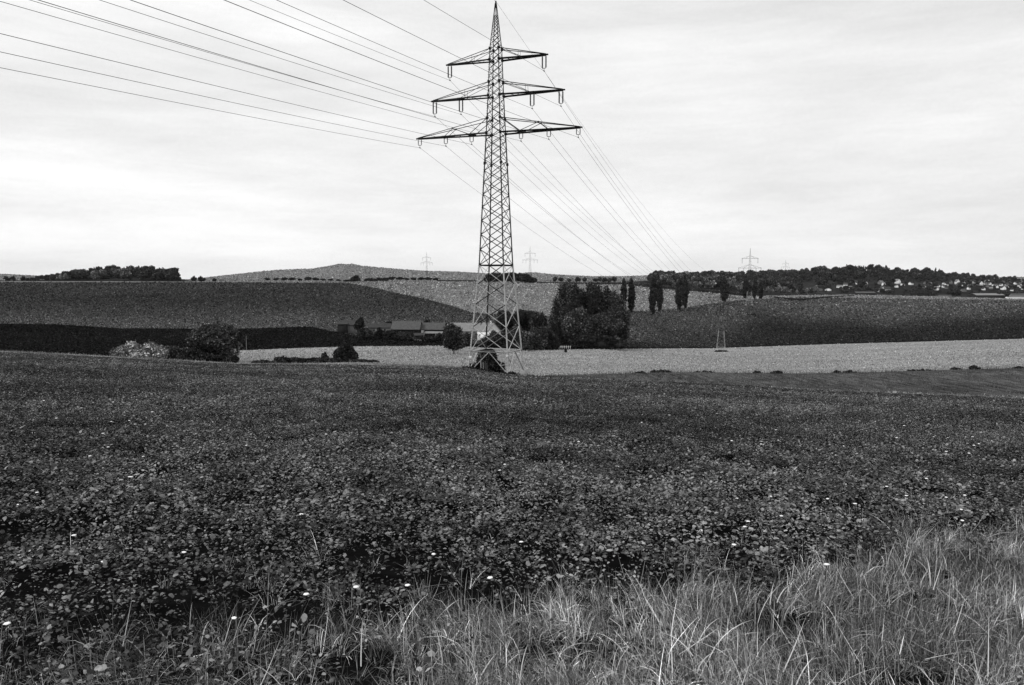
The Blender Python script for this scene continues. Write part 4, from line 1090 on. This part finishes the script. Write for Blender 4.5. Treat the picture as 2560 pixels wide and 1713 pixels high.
# wires
line_dir = Vector((math.sin(math.radians(19)), math.cos(math.radians(19)), 0))
side = {-1: 'left', 1: 'right'}
SPAN = 385
cl1.append((PB+Vector((0, 0, 37.6)), 0, 0, 37.6)); cl2.append((q2+Vector((0, 0, 37.6*.77)), 0, 0, 0))
for i, (c, s, x, ah) in enumerate(cl1):
    pts = []
    back = c-line_dir*SPAN
    back.z = c.z-15; sag = 4.0
    n = 110
    for k in range(n+1):
        t = k/n; p = back.lerp(c, t); p.z -= 4*sag*t*(1-t); pts.append(p)
    e = cl2[i][0]; sag2 = 9.5 if s else 8
    for k in range(1, 61):
        t = k/60; p = c.lerp(e, t); p.z -= 4*sag2*t*(1-t); pts.append(p)
    o0 = c.copy(); m = MB(); m.tube([p-o0 for p in pts], .022 if s else .018, 5)
    o = link('power_line', m.mesh('power_line', M['wire'], True), None, o0)
    tier = {38.4: 'bottom', 44.25: 'middle', 49.8: 'top'}.get(ah)
    if s == 0 and ah < 40: lab = 'cable clamped to the body of the main pylon just under the bottom cross arm'
    elif s == 0: lab = 'thin earth wire passing over the peak of the pylon'
    elif ah == 38.4: lab = 'conductor on the %s hanger of the %s half of the bottom cross arm' % ({4.25: 'innermost', 8.85: 'middle', 13.6: 'outermost'}[x], side[s])
    elif ah == 44.25: lab = 'conductor on the %s hanger of the %s half of the middle cross arm' % ({6.1: 'inner', 10.8: 'outer'}[x], side[s])
    else: lab = 'conductor hanging from the %s tip of the top cross arm' % side[s]
    tag(o, lab, 'power line', 'wires of the power line')

# bush, stump and scrub under the main pylon
def under(px, Y, dz=0): 
    p = onground(px, Y, 930); return p
T_('bush', 1218, 925, 862, 62, 133, 'dark leafy bush growing inside the base of the main pylon', 600, leaf=.17, n=7500, tone=(.5, 1.6))
T_('bush', 1243, 926, 894, 34, 132, 'low dark bush at the right of the bush inside the pylon base', 601, leaf=.15, n=3000, tone=(.4, 1.4))
T_('bush', 1186, 928, 902, 30, 131, 'dark weeds around the left leg of the main pylon', 602, leaf=.13, n=2500, tone=(.2, .9))
for i, (px, Y, hh, ww, mt, lab) in enumerate([(1202, 125, 2.0, .16, 'wood', 'pale stake standing under the pylon, leftmost'), (1208, 125.4, 1.6, .12, 'wood', 'thinner pale stake next to the leftmost one under the pylon'), (1215, 125.6, 1.5, .55, 'bark', 'thick dark stump under the pylon')]):
    p = under(px, Y); m = MB(); m.tube([(0, 0, -.3), (.03, 0, hh*.5), (.0, .02, hh)], [ww/2*1.15, ww/2, ww/2*.85], 8)
    m.tube([(0, .02, hh), (0, .02, hh+.01)], [ww/2*.85, .001], 8)
    o = link('stump' if mt == 'bark' else 'stake', m.mesh('stake', M[mt]), None, p); tag(o, lab, 'stump' if mt == 'bark' else 'stake')
for (px, py, Yv, w, h, lab) in [(1170, 932, 126, 2.8, .5, 'dark weed clump at the foot of the left pylon leg'), (1275, 936, 123, 1.8, .6, 'dark weed clump at the foot of the near pylon leg'), (1250, 940, 121.5, 4.5, .4, 'long dark weed patch in front of the pylon base'), (1210, 938, 122.5, 3.2, .5, 'dark weed patch in front of the stakes below the pylon')]:
    r = np.random.default_rng(int(px)); p = under(px, Yv)
    o = link('weed_clump', crown('weed_clump', lobes_weed(r, w, h*1.5), 800, .09, M['foliage'], r, (.2, .8)), None, p); tag(o, lab, 'weeds')

# little fence and posts
fence = empty('garden_fence', onground(1412, 402, 846)); tag(fence, 'row of short pale posts with a rail at the left foot of the big clump', 'fence')
for k in range(7):
    m = MB(); x = (k-3)*.95; m.beam((x, 0, -.5), (x, 0, 1.5), .2); part('post', m.mesh('post', M['white']), fence)
m = MB(); m.beam((-3.1, -.13, .9), (3.1, -.13, .9), .06, .12); part('rail', m.mesh('rail', M['white']), fence)
fence = empty('field_fence', onground(1778, 830, 745)); tag(fence, 'thin rail fence in the pale field between the double poplars and the broad one', 'fence')
for k in range(5):
    m = MB(); x = (k-2)*4; m.beam((x, 0, -.5), (x, 0, 3), .2); part('post', m.mesh('post', M['darkwall']), fence)
m = MB(); m.beam((-8.2, -.16, 2.8), (8.2, -.16, 2.8), .1, .2); part('rail', m.mesh('rail', M['darkwall']), fence)
pp = onground(617, 158, 905); m = MB(); m.tube([(0, 0, -1), (0, 0, 5.6)], [.05, .03], 8)
o = link('wooden_pole', m.mesh('wooden_pole', M['wood']), None, pp); tag(o, 'thin pale pole on the crest right of the big dark tree', 'pole')

# ------------------------------------------------------------------ white blossoms
fl = [(845/2.604,1200+5/2.604),(857/2.604,1203),(1313/2.604,1202),(242/2.604,1242),(122/2.604,1273),(483/2.604,1350),(1963/2.604,1300),(1199/2.604,1397),(677/2.604,1418),(1995/2.604,1507),(2318/2.604,1489),(1525/2.604,1562),(48/2.604,1579),
(28/2.604,984),(286/2.604,1006),(55/2.604,958),(219/2.604,1089),(672/2.604,1090),(705/2.604,1124),(587/2.604,1149),(933/2.604,1149),(1437/2.604,1080),(1292/2.604,1139),(945/2.604,1066),(881/2.604,1066),(843/2.604,1056),(725/2.604,1061),(810/2.604,1045),(991/2.604,1035),(716/2.604,1002),(1606/2.604,1120),(2124/2.604,1093),(368/2.604,1052),(530/2.604,1025),(738/2.604,1010),
(473/2.604+1660,1258),(692/2.604+1660,1253),(1064/2.604+1660,1257),(1243/2.604+1660,1268),(1577/2.604+1660,1249),(1836/2.604+1660,1252),(1957/2.604+1660,1249),(1700/2.604+1660,1269),(1931/2.604+1660,1285),(763/2.604+1660,1302),(546/2.604+1660,1315),(525/2.604+1660,1331),(240/2.604+1660,1340),(455/2.604+1660,1374),(1058/2.604+1660,1428),(1450/2.604+1660,1225),(1707/2.604+1660,1205),(1190/2.604+1660,1219),(1941/2.604+1660,1313),
(1262,1170),(1249,1184),(1148,1131),(1410,1178),(1303,1370),(1225,1463),(1084,1399),(1019,1482),
(22/2.02+1400,1177),(300/2.02+1400,1175),(1082/2.02+1400,1190),(1000/2.02+1400,1142),(1015/2.02+1400,1116),(1018/2.02+1400,1109),(1103/2.02+1400,1107),(867/2.02+1400,1109),(771/2.02+1400,1118),(1090/2.02+1400,1080),(1435/2.02+1400,1122),(1700/2.02+1400,1100),(1890/2.02+1400,1097),(1960/2.02+1400,1100),(2083/2.02+1400,1098),(2115/2.02+1400,1116),(2090/2.02+1400,1120),(1950/2.02+1400,1136),(2065/2.02+1400,1140),(1737/2.02+1400,1069),(553/2.02+1400,1042),(412/2.02+1400,1060),(178/2.02+1400,1045),(1648/2.02+1400,1224),(275/2.02+1400,1096),(94/2.02+1400,1111),(793/2.02+1400,1038)]
def blossom_parts():
    m = MB(); pts = []
    rp = [(0.0, .0, .3), (.6, .35, .5), (1.0, .55, .8), (1.05, .5, .92), (.75, .75, .5), (.2, .9, .2)]
    rings = [(.15, 0), (.55, .3), (.95, .55), (1.0, .72), (.8, .9), (.35, 1.0), (.02, .98)]
    n = 15
    V = []; Q = []
    for (rr, zz) in rings:
        for k in range(n):
            a = 2*math.pi*k/n; w = 1+.12*math.cos(5*a)
            V.append((rr*w*math.cos(a), rr*w*math.sin(a), zz*.8))
    for j in range(len(rings)-1):
        for k in range(n):
            k2 = (k+1) % n; Q.append((j*n+k, j*n+k2, (j+1)*n+k2, (j+1)*n+k))
    head = new_mesh('flower_head', V, Q, mat=M['petal'], smooth=True)
    st = MB(); st.tube([(0, 0, -6), (.4, .2, -3), (0, 0, .1)], [.12, .1, .1], 5)
    return head, st.mesh('stem', M['leaf'])
bh, bs = blossom_parts()
proto = None
BG = 'white blossoms scattered over the crop field'
for (px, py) in fl:
    T, E = TE(px, py); y = 2.5
    while y < 130 and E*y > float(near_z(T*y, y)[0])+.15: y *= 1.01
    s = .018*max(1, (y/9))**.6
    if proto is None:
        proto = empty('white_flower', (0, 0, 0)); part('flower_head', bh, proto); part('stem', bs, proto); o = proto
    else: o = copy_tree(proto)
    o.location = (T*y, y, float(near_z(T*y, y)[0])+.15+.03); o.scale = (s*random.uniform(.8, 1.2), s, s*random.uniform(.8, 1.2)); o.rotation_euler[2] = random.uniform(0, 6)
    tag(o, 'small bright white blossom standing out of the dark crop leaves', 'flower', BG)

# ------------------------------------------------------------------ haze
m = MB(); m.box(-10500, 10500, -70, 9700, -90, 230)
hm = bpy.data.materials.new('haze'); hm.use_nodes = True; nt = hm.node_tree
for n in list(nt.nodes): nt.nodes.remove(n)
out = nt.nodes.new('ShaderNodeOutputMaterial'); vol = nt.nodes.new('ShaderNodeVolumePrincipled')
vol.inputs['Color'].default_value = (.9, .9, .9, 1); vol.inputs['Density'].default_value = 1.3e-5
nt.links.new(vol.outputs[0], out.inputs['Volume'])
hz = link('haze', m.mesh('haze', hm)); hz['kind'] = 'stuff'

# ------------------------------------------------------------------ sky and light
SUN_EL, SUN_AZ = math.radians(42), math.radians(-125)   # azimuth clockwise from +Y
w = bpy.data.worlds.new('World'); scene.world = w; w.use_nodes = True
nt = w.node_tree; N = nt.nodes; Lk = nt.links
bg = N['Background']; bg.inputs['Strength'].default_value = .1
sky = N.new('ShaderNodeTexSky'); sky.sky_type = 'NISHITA'; sky.sun_disc = False
sky.sun_elevation = SUN_EL; sky.sun_rotation = SUN_AZ; sky.air_density = 1; sky.dust_density = 3
bw_ = N.new('ShaderNodeRGBToBW'); Lk.new(sky.outputs[0], bw_.inputs[0])
tc = N.new('ShaderNodeTexCoord')
def cloud(sc, st, loc, det, rough=.55):
    mp = N.new('ShaderNodeMapping'); mp.inputs['Scale'].default_value = st; mp.inputs['Location'].default_value = loc
    Lk.new(tc.outputs['Generated'], mp.inputs['Vector'])
    n = N.new('ShaderNodeTexNoise'); n.inputs['Scale'].default_value = sc; n.inputs['Detail'].default_value = det; n.inputs['Roughness'].default_value = rough
    n.inputs['Distortion'].default_value = .3
    Lk.new(mp.outputs[0], n.inputs['Vector']); return n.outputs['Fac']
def mr(src, a, b, c, d):
    r = N.new('ShaderNodeMapRange'); r.inputs['From Min'].default_value = a; r.inputs['From Max'].default_value = b
    r.inputs['To Min'].default_value = c; r.inputs['To Max'].default_value = d; Lk.new(src, r.inputs['Value']); return r.outputs[0]
def mul(a, b):
    x = N.new('ShaderNodeMath'); x.operation = 'MULTIPLY'; Lk.new(a, x.inputs[0])
    if isinstance(b, float): x.inputs[1].default_value = b
    else: Lk.new(b, x.inputs[1])
    return x.outputs[0]
c1 = mr(cloud(1.6, (1, 1, 5.5), (.3, .1, .2), 5), .3, .7, .84, 1.08)
c2 = mr(cloud(5, (1, 1, 7), (2.3, 1.1, .6), 8, .68), .3, .7, .925, 1.055)
c3 = mr(cloud(260, (1, 1, 1), (0, 0, 0), 2, .6), .3, .7, .985, 1.015)
sep = N.new('ShaderNodeSeparateXYZ'); Lk.new(tc.outputs['Generated'], sep.inputs[0])
def mth(op, a, b):
    x = N.new('ShaderNodeMath'); x.operation = op
    for k_, v_ in enumerate((a, b)):
        if isinstance(v_, (int, float)): x.inputs[k_].default_value = v_
        else: Lk.new(v_, x.inputs[k_])
    return x.outputs[0]
# a brighter break in the overcast, low on the left, sloping down to the right
wob = mr(cloud(4, (1, 1, 2), (5, 1, 0), 4), .3, .7, -.012, .012)
dz = mth('ADD', mth('ADD', sep.outputs['Z'], mth('MULTIPLY', sep.outputs['X'], .14)), wob)
dd = mth('ABSOLUTE', mth('SUBTRACT', dz, .052), 0)
band = mul(mr(dd, 0, .017, 1, 0), mr(sep.outputs['X'], -.22, -.02, 1, 0))
bandf = mth('ADD', mul(band, .06), 1.0)
cl = mul(mul(mul(mul(c1, c2), c3), bandf), 9.9)
mx = N.new('ShaderNodeMix'); mx.data_type = 'FLOAT'; mx.inputs['Factor'].default_value = .93
Lk.new(bw_.outputs[0], mx.inputs['A']); Lk.new(cl, mx.inputs['B'])
Lk.new(mx.outputs['Result'], bg.inputs['Color'])

sd = bpy.data.lights.new('sun', 'SUN'); sd.energy = 1.5; sd.angle = math.radians(12); sd.color = (1, 1, 1)
so = bpy.data.objects.new('sun', sd); COL.objects.link(so)
dv = Vector((math.sin(SUN_AZ)*math.cos(SUN_EL), math.cos(SUN_AZ)*math.cos(SUN_EL), math.sin(SUN_EL)))
so.rotation_euler = dv.to_track_quat('Z', 'Y').to_euler()

# ------------------------------------------------------------------ camera
cam = bpy.data.cameras.new('camera'); cam.lens = 28.0; cam.sensor_width = 36; cam.clip_start = .1; cam.clip_end = 30000
co = bpy.data.objects.new('camera', cam); COL.objects.link(co); co.location = (0, 0, 0)
co.rotation_euler = (math.pi/2-P, 0, 0); scene.camera = co
scene.view_settings.view_transform = 'Standard'; scene.view_settings.look = 'None'
scene.view_settings.exposure = 0; scene.view_settings.gamma = 1
scene.render.resolution_x = 1024; scene.render.resolution_y = 685
print('verts', sum(len(m.vertices) for m in bpy.data.meshes), 'objs', len(scene.objects))
